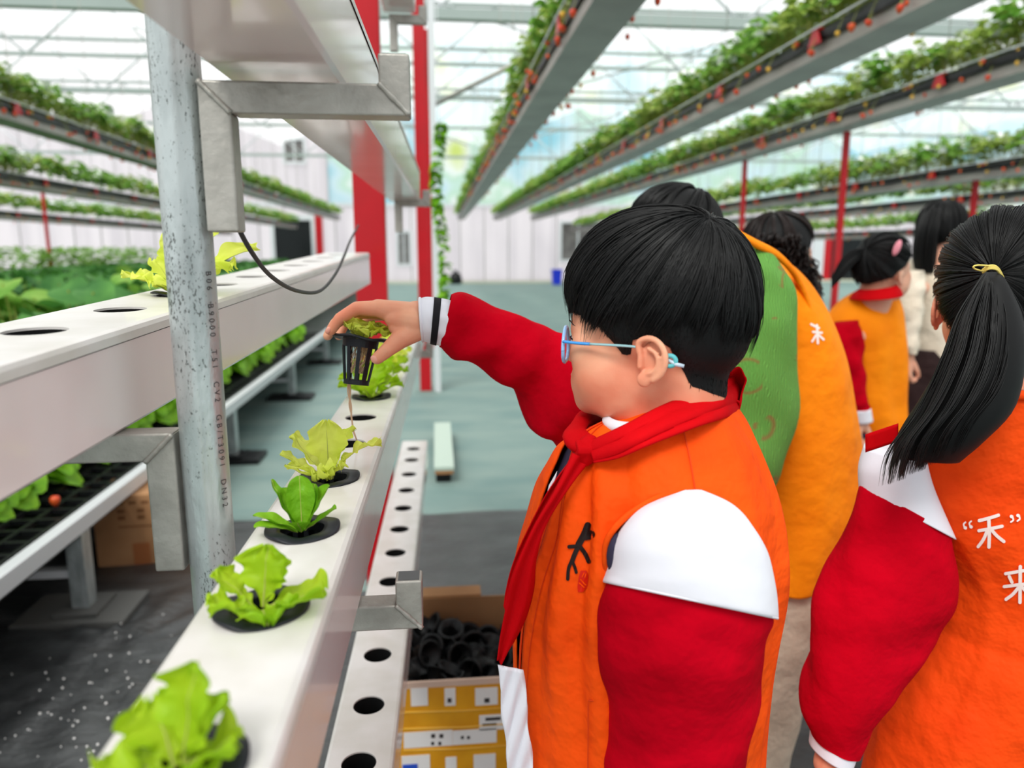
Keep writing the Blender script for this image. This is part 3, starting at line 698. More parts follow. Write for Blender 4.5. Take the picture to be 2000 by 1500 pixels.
# net cups ---------------------------------------------------------------
def cup_parts(parent, tilt_lip=0.0, ribs=12, broken=False, loc=(0,0,0)):
    r0, r1, h = .0235, .0165, .046
    mb = MB(); n = 40; rows = []
    for rr, zz in ((.0215,.0006),(.0215,.0022),(.026,.0028),(.0345,.0034),(.0368,.0026),(.0368,.0008),(.034,.0004),(.0235,.0004),(.0215,.0006)):
        rows.append([Vector((rr*(1+.02*math.sin(3*t+1))*math.cos(t), rr*(1+.02*math.sin(2*t))*math.sin(t), zz+tilt_lip*(.0018*math.sin(2*t+.6)+.0012*math.sin(5*t))*(rr/.036))) for t in [2*PI*j/n for j in range(n)]])
    mb.grid(rows, True); rim = mb.build('rim', mt_cup, parent, loc=loc)
    mb = MB()
    mb.lathe([(r0-.001,.0006),(r0,.0006),(r0-.0008,-.008),(r0-.0018,-.008),(r0-.001,.0006)], 32)
    mb.lathe([(r1,-h+.004),(r1-.0012,-h+.004),(r1-.0014,-h),(.0005,-h),(.0005,-h-.0012),(r1,-h-.0012),(r1,-h+.004)], 32)
    for j in range(ribs):
        t = 2*PI*j/ribs; c, s = math.cos(t), math.sin(t); a = Vector((c*(r0-.001), s*(r0-.001), -.007)); b = Vector((c*(r1-.0005), s*(r1-.0005), -h+.003)); sd_ = Vector((-s, c, 0))*.0024; rd = Vector((c, s, 0))*.0009
        mb.add([a-sd_-rd, a+sd_-rd, a+sd_+rd, a-sd_+rd, b-sd_-rd, b+sd_-rd, b+sd_+rd, b-sd_+rd], [(0,1,5,4),(1,2,6,5),(2,3,7,6),(3,0,4,7),(0,3,2,1),(4,5,6,7)])
    mb.build('basket', mt_cup, parent, loc=loc, smooth=False)
def leaf(mb, az, ln, wd, lean, curl, ruf, nf, rnd, k=0, base=.004, cup=.3, shape='loose', twist=0.0, zb=0.0):
    """ruffled leaf: az direction, lean = angle from vertical at base, curl = extra bend by the tip."""
    nu, nv = 22, 19; rows = []; p = Vector((math.cos(az)*base, math.sin(az)*base, zb)); out = Vector((math.cos(az), math.sin(az), 0)); sd_ = Vector((-math.sin(az), math.cos(az), 0))
    ph = rnd.uniform(0, 6); ph2 = rnd.uniform(0, 6)
    for i in range(nu):
        t = i/(nu-1); ang = lean + curl*t**1.4; d = out*math.sin(ang) + Vector((0,0,1))*math.cos(ang)
        if i: p = p + d*(ln/(nu-1))
        nrm = sd_.cross(d).normalized(); sdt = (Matrix.Rotation(twist*t, 3, d) @ sd_); nrm = sdt.cross(d).normalized()
        if shape == 'loose': ww = wd*(.13 + .87*min(1, max(0, (t-.12)/.45))**1.1)*(1-max(0,(t-.72)/.28)**2.2*.8)
        else: ww = wd*(.20+.80*max(0,math.sin(PI*min(1,max(0,t-.06)/.96)**1.35))**.62)*(1 if t < .97 else .55)
        row = []
        for j in range(nv):
            s = -1+2*j/(nv-1); e_ = abs(s)
            edge = ww*(1+ruf*.30*math.sin(nf*1.3*t*6+ph+ (s>0)*2)*e_ + ruf*.16*math.sin(nf*3.1*t*6+ph2))
            q = p + sdt*(s*edge) - nrm*(cup*ww*s*s)
            q += nrm*(ruf*wd*.42*(e_**2.2)*(math.sin(nf*6*t+ph+(2.2 if s > 0 else 0)) + .5*math.sin(nf*13*t+ph2+3*s))*min(1, t*3))
            if t > .7: q += nrm*(ruf*wd*.5*((t-.7)/.3)**1.6*math.sin(s*nf*3.6+ph))+ d*(ruf*wd*.22*((t-.7)/.3)*math.sin(s*nf*7+ph2))
            q += nrm*(.0022*noise.noise(q*95+Vector((ph,0,0))))
            row.append(q)
        rows.append(row)
    mb.grid(rows, k=k)
    mid = [r[nv//2] - Vector((0,0,.0002)) for r in rows]; mb.tube(mid, [max(.0004, wd*.055*(1-i/nu)) for i in range(nu)], 6, False, k=1)
def lettuce(label, X, Y_, Z, leaves, leafm, rot=0, tilt=0, group=None, name='lettuce_plant', lip=1.0, seed=1, cuploc=None, scale=1.0):
    rnd = random.Random(seed)
    cup_ = thing('net_cup', 'black net cup of the ' + ' '.join(label.replace(',', '').split()[:11]), 'net cup', (X, Y_, Z), (0, tilt, rot)); cup_parts(cup_, lip)
    root = thing(name, label, 'lettuce', (X, Y_, Z), (0, tilt, rot), group)
    for lf in leaves:
        mb = MB(); leaf(mb, rnd=rnd, **lf); o = mb.build('leaf', [leafm, mt_stem], root); mod(o, 'SUBSURF', levels=1, render_levels=1); o.scale = (scale,)*3
    return root
R = math.radians
def LX(y): return MX + SL*y
ZC = 1.103
L = lambda az, ln, wd, lean, curl, ruf=.5, nf=3.0, **k_: dict(az=R(az), ln=ln, wd=wd, lean=R(lean), curl=R(curl), ruf=ruf, nf=nf, **k_)
lettuce('out-of-focus curly green lettuce nearest the camera', LX(.372), .372, ZC, [L(190,.034,.020,62,30,.5,2.4), L(55,.056,.019,9,8,.5,2.4), L(20,.044,.018,26,14,.5,2.2), L(350,.036,.022,45,30,.5,2.5), L(290,.030,.022,62,40,.7,3), L(235,.040,.024,56,40,.6,3), L(130,.040,.022,30,30,.6,3)], mt_leaf1, seed=4)
lettuce('green loose-leaf lettuce second from the camera, with a leaf flopping right', LX(.555), .555, ZC, [L(75,.048,.020,10,12,.5,2.6), L(165,.044,.015,50,-4,.55,3), L(215,.038,.020,58,22,.6,3), L(345,.052,.026,60,26,.3,2), L(40,.040,.018,20,14,.55,3), L(290,.034,.022,62,35,.6,3)], mt_leaf1, seed=9)
lettuce('small dark green romaine lettuce with smooth upright leaves', LX(.72), .72, ZC, [L(100,.054,.014,6,8,.06,1,shape='r',cup=.5), L(20,.050,.0135,26,10,.06,1,shape='r',cup=.5), L(150,.046,.012,26,8,.06,1,shape='r',cup=.5), L(185,.046,.0095,60,14,.1,1,shape='r',cup=.4), L(205,.044,.0115,64,20,.12,1,shape='r'), L(60,.046,.013,20,8,.06,1,shape='r',cup=.5), L(345,.042,.011,48,10,.1,1,shape='r'), L(270,.024,.011,40,20,.1,1,shape='r'), L(165,.058,.007,30,-8,.06,1,shape='r')], mt_leaf3, seed=12)
lettuce('yellow-green frilly lettuce in front of two empty holes, one leaf arching right', LX(.89), .89, ZC, [L(95,.074,.023,-6,10,.42,2.6), L(160,.068,.016,38,4,.7,3.2), L(182,.062,.012,58,-6,.5,3), L(200,.050,.014,52,25,.5,2.5), L(8,.036,.004,30,4,1.2,5), L(300,.032,.015,30,30,1.0,4), L(250,.028,.015,40,60,1.1,4), L(215,.058,.010,66,-8,.4,3), L(40,.070,.012,14,38,.8,4), L(5,.078,.013,28,62,.9,4)], mt_leaf2, seed=21)
# the arching tip of its thin leaf
for i, y in enumerate((1.40, 1.57, 1.74, 1.91)):
    rnd2 = random.Random(40+i)
    lettuce(('light green lettuce, first beyond the empty holes, below the held cup', 'light green lettuce, second beyond the empty holes, beside the thumb', 'yellow-green lettuce under the wrist, third beyond the empty holes', 'farthest yellow-green lettuce of the channel, under the cuff')[i], LX(y), y, ZC,
        [L(a_+rnd2.uniform(-15,15), rnd2.uniform(.055,.075), .026, le, 22, .5, 2.6) for a_, le in ((90,8),(20,42),(160,45),(200,55),(340,55),(270,48),(60,18),(130,22))], mt_leaf1 if i < 2 else mt_leaf2, seed=50+i)
lp = left_pt(1.08)
lettuce('yellow-green lettuce on the left channel, half hidden by the galvanised pipe', lp.x, lp.y, lp.z+.001, [L(180,.075,.026,62,16,.45,2.6), L(150,.062,.024,34,12,.5,2.6), L(0,.125,.040,46,28,.35,2), L(30,.105,.034,22,16,.5,2.4), L(120,.09,.02,14,-14,.5,2.4), L(330,.105,.034,52,36,.5,2.6), L(250,.05,.026,55,30,.6,3), L(205,.06,.024,56,20,.5,3)], mt_leaf2, seed=31)
# cardboard boxes -------------------------------------------------------
def open_box(label, x0, x1, y0, y1, h):
    root = thing('cardboard_box', label, 'box', ((x0+x1)/2, y0, 0)); W = (x1-x0)/2; D = y1-y0; t = .005
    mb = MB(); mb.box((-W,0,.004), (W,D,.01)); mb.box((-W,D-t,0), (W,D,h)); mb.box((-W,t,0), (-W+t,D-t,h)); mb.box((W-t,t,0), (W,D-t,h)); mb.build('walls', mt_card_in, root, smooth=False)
    mb = MB(); mb.box((-W,0,0), (W,t,h)); mb.build('front_wall', mt_tape, root, smooth=False)
    mb = MB(); mb.box((-W*.7,D,h), (W*.15,D+.06,h+.006)); mb.build('flap', mt_card, root, smooth=False)
    return root
bx0 = at(792,1335,Y=1.64); bx1 = at(1022,1335,Y=1.64)
BH = bx0.z; ob = open_box('open cardboard box wrapped in yellow tape, full of black cups, beside the boy', bx0.x-.03, bx1.x+.1, 1.64, 2.08, BH)
W_ = ((bx1.x+.1)-(bx0.x-.03))/2; cx_ = ((bx1.x+.1)+(bx0.x-.03))/2
def onbox(px_, py_): p = at(px_, py_, Y=1.638); return p.x-cx_, p.z
def patch(pa_, pb_, m_, nm='label', d=.0015, rot=0):
    x0_, z0_ = onbox(*pa_); x1_, z1_ = onbox(*pb_); mb = MB(); mb.box((x0_,-d,z1_), (x1_,0,z0_)); return mb.build(nm, m_, ob, smooth=False)
mb = MB(); mb.box((-W_,-.001,BH-.014), (W_,.006,BH+.0015)); mb.build('torn_rim', mat('torn_card', srgb(206,178,160), .8), ob, smooth=False)
for pa_, pb_, m_ in (((802,1345),(836,1378),mt_paper),((868,1345),(890,1378),mt_paper),((928,1345),(972,1376),mt_paper),((936,1398),(985,1424),mt_paper),
                     ((788,1432),(884,1456),mt_paper),((884,1428),(970,1450),mt_paper),((784,1478),(840,1502),mt_paper),((870,1480),(892,1502),mt_paper),((925,1475),(968,1502),mt_paper)): patch(pa_, pb_, m_)
for i, (pa_, pb_, m_) in enumerate((((874,1364),(882,1372),mt_ink),((946,1364),(956,1372),mt_ink),((842,1434),(850,1441),mt_ink),((858,1434),(866,1441),mt_ink),((842,1449),(848,1455),mt_ink),((856,1449),(862,1455),mt_ink),
                     ((900,1438),(906,1443),mt_ink),((912,1438),(918,1443),mt_ink),((948,1402),(978,1406),mt_ink),((942,1414),(970,1417),mt_ink),((786,1494),(816,1503),mt_blueink))): patch(pa_, pb_, m_, 'print', .0025)
for y_, sl in ((1388,0),(1462,0),(1420,0)):
    a_ = onbox(788, y_+4); b_ = onbox(1020, y_-8); mb = MB(); mb.tube([(a_[0],-.001,a_[1]),((a_[0]+b_[0])/2,-.002,(a_[1]+b_[1])/2-.003),(b_[0],-.001,b_[1])], .0018, 5); mb.build('tape_edge', mat('tape_edge', srgb(236,186,70), .3), ob)
# black cups heaped in the box (each one its own)
cupm = MB(); cupm.lathe([(.0215,-.046),(.0005,-.046),(.0005,-.044),(.020,-.044),(.0255,-.001),(.035,-.001),(.035,.0015),(.027,.0015),(.0215,-.046)], 16)
c0 = None; rb = random.Random(11)
hp = [(gx_, gy_) for gx_ in range(7) for gy_ in range(7)]
for q, (gx_, gy_) in enumerate(hp):
    x_ = cx_-W_+.045+gx_*(2*W_-.09)/6+rb.uniform(-.015,.015); y_ = 1.70+gy_*.053+rb.uniform(-.012,.012)
    z_ = BH-.10-(.02 if gy_ < 2 else 0)+rb.uniform(-.01,.025)+.035*math.exp(-((x_-cx_+.08)/.07)**2)
    if c0 is None: o = cupm.build('net_cup', mt_black); c0 = o
    else: o = c0.copy(); col.objects.link(o)
    o.location = (x_, y_, z_); o.rotation_euler = (rb.uniform(-1.4,1.4), rb.uniform(-1.4,1.4), rb.uniform(0,6)); o.scale = (1.1,)*3
    tag(o, 'empty black net cup in the heap inside the yellow-taped box', 'net cup', 'black net cups heaped in the box')
o = c0.copy(); col.objects.link(o); p_ = at(925,1262,Y=1.95); o.location = p_; o.rotation_euler = (R(75), 0, R(10)); o.scale = (1.25,)*3
del o['group']; tag(o, 'black net cup standing up highest from the heap in the yellow-taped box', 'net cup')
# box under the bench
pa_ = at(192,1112,Z=0); cb = thing('cardboard_box', 'closed brown cardboard box with faint print, under the bench', 'box', (pa_.x, pa_.y, 0), (0, 0, R(4)))
mb = MB(); mb.box((0,0,0), (.46,.30,.33)); bevel(mb.build('carton', mt_card, cb, smooth=False), .003)
mb = MB(); mb.box((.15,-.0015,0), (.22,0,.11)); mb.build('tape', mat('brown_tape', srgb(150,92,54), .4), cb, smooth=False)
for i, (x_, z_, w_, h_) in enumerate(((.10,.29,.03,.012),(.15,.29,.03,.012),(.20,.29,.03,.012),(.10,.25,.03,.018),(.18,.25,.03,.018),(.10,.22,.03,.018),(.18,.22,.03,.018),(.10,.185,.16,.006))):
    mb = MB(); mb.box((x_,-.0012,z_), (x_+w_,0,z_+h_)); mb.build('print', mat('faint_print', srgb(112,74,44), .8), cb, smooth=False)
# perlite crumbs on the ground cloth
mb = MB(); rc = random.Random(5)
for i in range(170):
    x_ = rc.gauss(-1.0,.25); y_ = rc.gauss(2.0,.25); mb.sphere((x_, y_, .028), rc.uniform(.002,.0045), 6)
tag(mb.build('perlite_crumbs', mt_paper), 'white perlite crumbs scattered on the black ground cloth', 'crumbs', kind='stuff')
# ------------------------------------------------------------------ people
def skin_mat(name, c, c2, red):
    m = mat(name, c, 0.48, var=c2, vscale=14, sss=0.25, bump=0.04, bscale=300)
    return m
mt_skin = skin_mat('skin', srgb(234,172,140), srgb(226,140,110), None)
mt_skin2 = skin_mat('skin_pale', srgb(224,172,146), srgb(212,150,124), None)
mt_nail = mat('nail', srgb(232,160,140), 0.25)
mt_hair = mat('black_hair', srgb(10,10,11), 0.50, spec=0.35)
mt_hairbase = mat('black_hair_base', srgb(10,10,11), 0.6)
mt_hairb = mat('dark_brown_hair', srgb(34,24,22), 0.4)
def cloth(name, c, c2, sc_=7, wr=0.6, **k): return mat(name, c, 0.72, spec=.12, var=c2, vscale=sc_, bump=wr, bscale=13, bd=.035, **k)
mt_vest = cloth('orange_vest_cloth', srgb(250,88,10), srgb(240,74,6), wr=.5)
mt_vest2 = cloth('amber_vest_cloth', srgb(255,146,12), srgb(246,132,8), wr=.35)
mt_vest3 = cloth('deep_orange_vest_cloth', srgb(246,78,12), srgb(236,66,8), wr=.5)
mt_seamt = mat('seam_thread', srgb(214,62,6), .8)
mt_redc = mat('crimson_sleeve', srgb(192,0,26), 0.9, var=srgb(170,0,20), vscale=9, bump=.5, bscale=12, bd=.03, spec=.05)
mt_scarf = mat('red_scarf', srgb(204,4,14), 0.8, spec=.08, var=srgb(186,2,12), vscale=9, bump=.5, bscale=22, stretch=(1,1,.5))
mt_white = mat('white_cloth', srgb(232,232,240), 0.75, var=srgb(224,224,234), vscale=6, bump=.3, bscale=12)
mt_navy = mat('navy_cloth', srgb(52,48,70), 0.8, bump=.2, bscale=40)
mt_blackc = mat('black_stripe', srgb(20,18,24), 0.8)
mt_beige = cloth('beige_trouser', srgb(206,190,170), srgb(194,176,156), wr=.5)
mt_cream = cloth('cream_jacket', srgb(226,214,196), srgb(212,198,178), wr=.6)
mt_brown = cloth('dark_brown_skirt', srgb(52,34,34), srgb(42,28,28))
mt_shoe = mat('white_shoe', srgb(224,224,224), .6)
mt_grey = cloth('pale_grey_jacket', srgb(190,190,192), srgb(170,170,174))
def knit():
    m = bpy.data.materials.new('green_knit'); m.use_nodes = True; nt = m.node_tree; b = nt.nodes['Principled BSDF']; b.inputs['Roughness'].default_value = .85
    tco = nt.nodes.new('ShaderNodeTexCoord'); v = nt.nodes.new('ShaderNodeTexVoronoi'); v.inputs['Scale'].default_value = 14
    nt.links.new(tco.outputs['Object'], v.inputs['Vector'])
    r = nt.nodes.new('ShaderNodeValToRGB'); e = r.color_ramp.elements; e[0].position = 0; e[0].color = srgb(100,164,68); e[1].position = 1; e[1].color = srgb(98,158,66)
    for p_, c in ((.40, srgb(98,160,64)), (.46, srgb(140,112,56)), (.52, srgb(104,166,70))): q = e.new(p_); q.color = c
    nt.links.new(v.outputs['Distance'], r.inputs[0])
    nz = nt.nodes.new('ShaderNodeTexNoise'); nz.inputs['Scale'].default_value = 11; nt.links.new(tco.outputs['Object'], nz.inputs['Vector'])
    gt = nt.nodes.new('ShaderNodeMath'); gt.operation = 'GREATER_THAN'; gt.inputs[1].default_value = .56; nt.links.new(nz.outputs['Fac'], gt.inputs[0])
    mxc = nt.nodes.new('ShaderNodeMixRGB'); mxc.inputs[1].default_value = srgb(100,162,66); nt.links.new(gt.outputs[0], mxc.inputs[0]); nt.links.new(r.outputs[0], mxc.inputs[2]); nt.links.new(mxc.outputs[0], b.inputs['Base Color'])
    w_ = nt.nodes.new('ShaderNodeTexWave'); w_.inputs['Scale'].default_value = 60; w_.inputs['Distortion'].default_value = 6; nt.links.new(tco.outputs['Object'], w_.inputs['Vector'])
    bp = nt.nodes.new('ShaderNodeBump'); bp.inputs['Strength'].default_value = .5; bp.inputs['Distance'].default_value = .01; nt.links.new(w_.outputs['Fac'], bp.inputs['Height']); nt.links.new(bp.outputs[0], b.inputs['Normal'])
    return m
mt_green = knit()

class Frame:
    def __init__(s, O, yaw, sc_=1.0, pitch=0.0):
        """yaw 0 faces -X, positive turns the face towards +Y."""
        a = math.radians(yaw); f = Vector((-math.cos(a), math.sin(a), 0)); l = Vector((-math.sin(a), -math.cos(a), 0)); u = Vector((0,0,1))
        q = Matrix.Rotation(math.radians(pitch), 3, l); s.f = q @ f; s.l = l; s.u = q @ u; s.O = Vector(O); s.s = sc_
        s.M = Matrix(((s.f.x, s.l.x, s.u.x), (s.f.y, s.l.y, s.u.y), (s.f.z, s.l.z, s.u.z)))
    def __call__(s, x, y, z): return s.O + (s.f*x + s.l*y + s.u*z)*s.s
EARP = [(.0135,.0085),(.0150,.0185),(.0060,.0235),(-.0046,.0215),(-.0120,.0130),(-.0142,.0010),(-.0105,-.0108),(-.0025,-.0180)]
EARUP = .011
def baked(mb, voxel, it, fac=.5):
    """remesh and relax a rough union once and hand the surface back."""
    me = bpy.data.meshes.new('tmp'); me.from_pydata(mb.v, [], mb.f); o = bpy.data.objects.new('tmp', me); col.objects.link(o)
    remeshed(o, voxel, it, fac); dg = bpy.context.evaluated_depsgraph_get(); ev = o.evaluated_get(dg); m2 = ev.to_mesh()
    out = ([tuple(v.co) for v in m2.vertices], [tuple(p.vertices) for p in m2.polygons]); ev.to_mesh_clear()
    bpy.data.objects.remove(o); bpy.data.meshes.remove(me); return out
_hb = MB()
_E = lambda c, r, n=24: _hb.sphere(c, r, n)
_E((-.004,0,.030), (.094,.072,.082)); _E((.044,0,.022), (.057,.060,.054)); _E((.047,0,-.022), (.049,.060,.048)); _E((.044,0,-.046), (.057,.061,.044), 30)
for s in (-1, 1):
    _E((.062,s*.034,-.012), (.031,.028,.034)); _E((.048,s*.030,-.034), (.042,.036,.042)); _E((.084,s*.020,.012), (.014,.022,.012), 14)
_E((.072,0,-.046), (.027,.036,.030)); _E((.077,0,-.068), (.0205,.030,.020)); _E((.034,0,-.056), (.050,.060,.038)); _E((.022,0,-.070), (.050,.050,.032)); _E((.030,0,-.040), (.055,.063,.047)); _E((.058,0,-.062), (.034,.042,.027))
capsule(_hb, (-.018,0,-.03), (-.028,0,-.15), .053, .054)
HEADBASE = baked(_hb, .0034, 26)
def head_blob(mb, F, neck=.13):
    E = lambda c, r, n=24: mb.sphere(F(*c), [q*F.s for q in r], n, M=F.M)
    Cp = lambda a, b, ra, rb: capsule(mb, F(*a), F(*b), ra*F.s, rb*F.s)
    mb.add([F(*v) for v in HEADBASE[0]], HEADBASE[1])
    for s in (-1, 1): E((.0915,s*.0085,-.025), (.008,.006,.0055), 12)
    E((.0965,0,-.0425), (.0060,.014,.0040), 14); E((.0940,0,-.0530), (.0060,.012,.0048), 14)
    Cp((.090,0,.006), (.1010,0,-.020), .0065, .0090)
    for s in (-1, 1):
        ex, ey, ez = -.008, .0725, -.0225+EARUP
        def P(x, z, o=0.0): return F(ex+x, s*(ey+o+.55*max(0,.012-x)*.5), ez+z)
        pts = spline([P(x, z, .003) for x, z in EARP], 24); chain(mb, pts, [.0036*F.s]*24, 8)
        E((ex+.001, s*(ey-.0015), ez+.002), (.0125,.0045,.019), 16)
        pts = spline([P(x, z, .0035) for x, z in ((.004,.0135),(-.004,.009),(-.0065,.001),(-.004,-.008),(.004,-.012))], 12); chain(mb, pts, [.0029*F.s]*12, 8)
        E((ex+.0075, s*(ey+.0035), ez-.0185), (.0085,.0042,.0088), 14)
        Cp((ex+.0125, s*(ey+.004), ez+.004), (ex+.0125, s*(ey+.004), ez-.006), .0032, .0035)
def interp(tab, x):
    x = abs(x)
    for (a, va), (b, vb) in zip(tab, tab[1:]):
        if a <= x <= b: f = (x-a)/(b-a); f = f*f*(3-2*f); return va+(vb-va)*f
    return tab[-1][1]
HC = (-.002, 0, .035)
def dirv(az, el): az = math.radians(az); el = math.radians(el); return Vector((math.cos(el)*math.cos(az), math.cos(el)*math.sin(az), math.sin(el)))
def ellR(d, rad, e=2.25):
    rx = rad[0] if d.x > 0 else rad[1]
    return (abs(d.x/rx)**e + abs(d.y/rad[2])**e + abs(d.z/(rad[3] if d.z > 0 else rad[4]))**e)**(-1/e)
def hair_long(F, W, rad, longtab, n, mtl, parent, rnd, name='hair', wdt=.0007, jit=4.0, t0max=.55, lift=.03, tail=1.0, base=True):
    """cap and combed strands running from the crown point W to the edge given by longtab (azimuth -> elevation)."""
    Wd = Vector(W).normalized(); mb = MB()
    def P(d, k=1.0): d = d.normalized(); q = d*ellR(d, rad)*k; return F(HC[0]+q.x, HC[1]+q.y, HC[2]+q.z)
    if base:
        rows = []
        for i in range(25):
            row = []
            for j in range(72):
                az = -180+5*j; el = interp(longtab, az); row.append(P(dirv(az, el+(89.9-el)*i/24), .955 - .04*(1-min(1, i/3))))
            rows.append(row)
        mb.grid(rows, True, k=1)
    locks = [(rnd.uniform(-180, 180), rnd.gauss(0, jit)*.9, rnd.gauss(0, .012), rnd.gauss(0, .10)) for _i in range(max(60, n//22))]
    for q in range(n):
        lk = locks[rnd.randrange(len(locks))]
        az = lk[0] + rnd.gauss(0, 1.5); az = (az+180) % 360-180; e0 = interp(longtab, az) + lk[1] + rnd.gauss(0, jit)*.25
        D = dirv(az, e0); t0 = rnd.uniform(0, t0max)**1.3; t1 = 1.0 - (rnd.random()**3)*.35; k = rnd.uniform(.970, 1.006)+(.012 if rnd.random() < .04 else 0); ns = 11
        ang = Wd.angle(D); axis = Wd.cross(D); 
        if axis.length < 1e-4: continue
        axis.normalize(); sw = lk[3] + rnd.gauss(0, .018); k += lk[2]; pts = []; rs = []
        for i in range(ns):
            t = t0+(t1-t0)*i/(ns-1); d = Matrix.Rotation(ang*t, 3, axis) @ Wd
            d = (d + axis*sw*math.sin(PI*t)*.6).normalized()
            clump = 1 + .012*noise.noise(Vector((math.cos(math.radians(az))*9, math.sin(math.radians(az))*9, t*1.5)))
            kk = k*clump*(1+lift*math.sin(PI*min(1, t*1.1))*.25) * (1-.05*max(0, (t-.85)/.15)) * (0.975+.025*min(1, t*6))
            pts.append(P(d, kk)); rs.append(F.s*wdt*(1 if i < ns-3 else (ns-1-i)/3+.15)*(.4 if i == 0 else 1))
        mb.tube(pts, rs, 3, False, k=0)
    return mb, P
def body_bvh(o):
    dg = bpy.context.evaluated_depsgraph_get(); ev = o.evaluated_get(dg); me = ev.to_mesh()
    b = BVHTree.FromPolygons([o.matrix_world @ v.co for v in me.vertices], [tuple(p.vertices) for p in me.polygons]); ev.to_mesh_clear(); return b
def hair_short(mb, F, bvh, longtab, linetab, rad, n, rnd, wdt=.0004, th=.006, side=None):
    c = F(*HC)
    def S(az, el):
        d = dirv(az, el); dw = (F.f*d.x + F.l*d.y + F.u*d.z).normalized(); rmax = ellR(d, (.098,.092,.076,.09,.12))*F.s
        h = bvh.ray_cast(c, dw, .2*F.s); r = (h[0]-c).length if h[0] is not None else rmax
        return c, dw, min(r, rmax*1.04), ellR(d, rad)*F.s*.955
    rows = []
    for i in range(9):
        row = []
        for j in range(90):
            az = -180+4*j; e1 = interp(longtab, az)+3; e0 = interp(linetab, az); f = i/8; el = e0+(e1-e0)*f
            c_, dw, rs_, rl = S(az, el); f2 = f**1.3; r = (rs_+.0009*F.s)*(1-f2)+min(rl*.97, rs_+.03*F.s)*f2
            row.append(c_ + dw*r)
        rows.append(row)
    mb.grid(rows, True, k=1)
    for q in range(n):
        az = rnd.uniform(-180, 180); e1 = interp(longtab, az)+4; e0 = interp(linetab, az)+.5; f = rnd.random()**.8; el = e0+(e1-e0)*f
        if e1-e0 < 3: continue
        c_, dw, rs_, rl = S(az, el); c2, dw2, rs2, rl2 = S(az+rnd.uniform(-2,2), el-rnd.uniform(2.5, 5)*(.5+f)); f2 = f**1.3
        r = rs_*(1-f2)+min(rl*.97, rs_+.03*F.s)*f2; a = c_+dw*(r+.0003); b = c2+dw2*(rs2+(r-rs_)*.55+.0012*F.s)
        mb.tube([a, a.lerp(b, .5)+dw*.0006, b], [wdt*F.s, wdt*F.s*.9, wdt*F.s*.2], 3, False, k=0)
def eye(F, s, parent, bvh=None):
    o_ = F(.2, s*.031, .0); h = bvh.ray_cast(o_, -F.f, .3*F.s) if bvh else (None,)
    p = h[0] if h[0] is not None else F(.088, s*.031, 0)
    c = p - F.f*.0093*F.s; mb = MB(); mb.sphere(c, .0112*F.s, 16); o = mb.build('eye', mt_white, parent)
    mb = MB(); mb.sphere(c+F.f*.0092*F.s, [.0026*F.s,.0048*F.s,.0048*F.s], 12, M=F.M); mb.build('iris', mt_blackc, o)
    mb = MB(); mb.tube([c + (F.f*(.0108*math.cos(a*.9)) + F.l*(.0118*math.sin(a)) + F.u*(.0036*math.cos(a)+.0012))*F.s for a in [-1.25+2.5*k/12 for k in range(13)]], .0009*F.s, 6); mb.build('lash_line', mt_blackc, o)
def wrinkle(amp, n1, n2, seed=0.0):
    def d(p, th, t): return amp*(math.sin(n1*t*6.28+2.2*math.sin(th+seed)+seed)*.6 + math.sin(n2*t*6.28-1.7*math.cos(th*2+seed)+seed*2)*.4) + amp*.9*noise.noise(Vector((th*1.3+seed, t*6, seed)))
    return d
def vfold(amp, n, seed=0.0, grow=1.0):
    def d(p, th, t): return amp*(t**grow)*(math.sin(n*th+seed+2*t)*.6+math.sin(n*1.7*th+seed*2-3*t)*.4) + amp*.8*noise.noise(Vector((math.cos(th)*2+seed, math.sin(th)*2, t*4)))
    return d
def solid(o, th=.002, off=-1): mod(o, 'SOLIDIFY', thickness=th, offset=off); return o

# ============ the boy ============
boy = thing('person', 'boy in blue glasses, orange vest and red scarf holding up a cup', 'person', (0, 0, 0))
HB = Frame(at(1291, 667, Y=.785), 29, 1.0)
bm_ = MB(); head_blob(bm_, HB, .12)
WR = at(838, 626, Y=1.0)
EL = at(1055, 742, Y=1.01); SH = at(1235, 820, Y=.90)
hY = {'w': 1.0}
# palm and wrist
idx = at(742, 603, Y=.985); midk = at(738, 602, Y=1.004); rng = at(744, 606, Y=1.024); pky = at(754, 612, Y=1.042)
for kx, r_ in ((idx,.0125),(midk,.0125),(rng,.0125),(pky,.011)):
    ww = WR.lerp(kx, .12); capsule(bm_, ww, kx, .0225, r_)
capsule(bm_, at(905, 634, Y=1.0), at(815, 622, Y=1.0), .026, .0245)
# thumb
th_ = [at(812, 640, Y=.990), at(783, 661, Y=.972), at(756, 684, Y=.962), at(737, 700, Y=.960)]
chain(bm_, th_, [.0190, .0135, .0098, .0082])
capsule(bm_, at(800, 628, Y=.985), at(768, 622, Y=.982), .020, .012)
capsule(bm_, at(790, 648, Y=.982), at(770, 640, Y=.98), .014, .008)
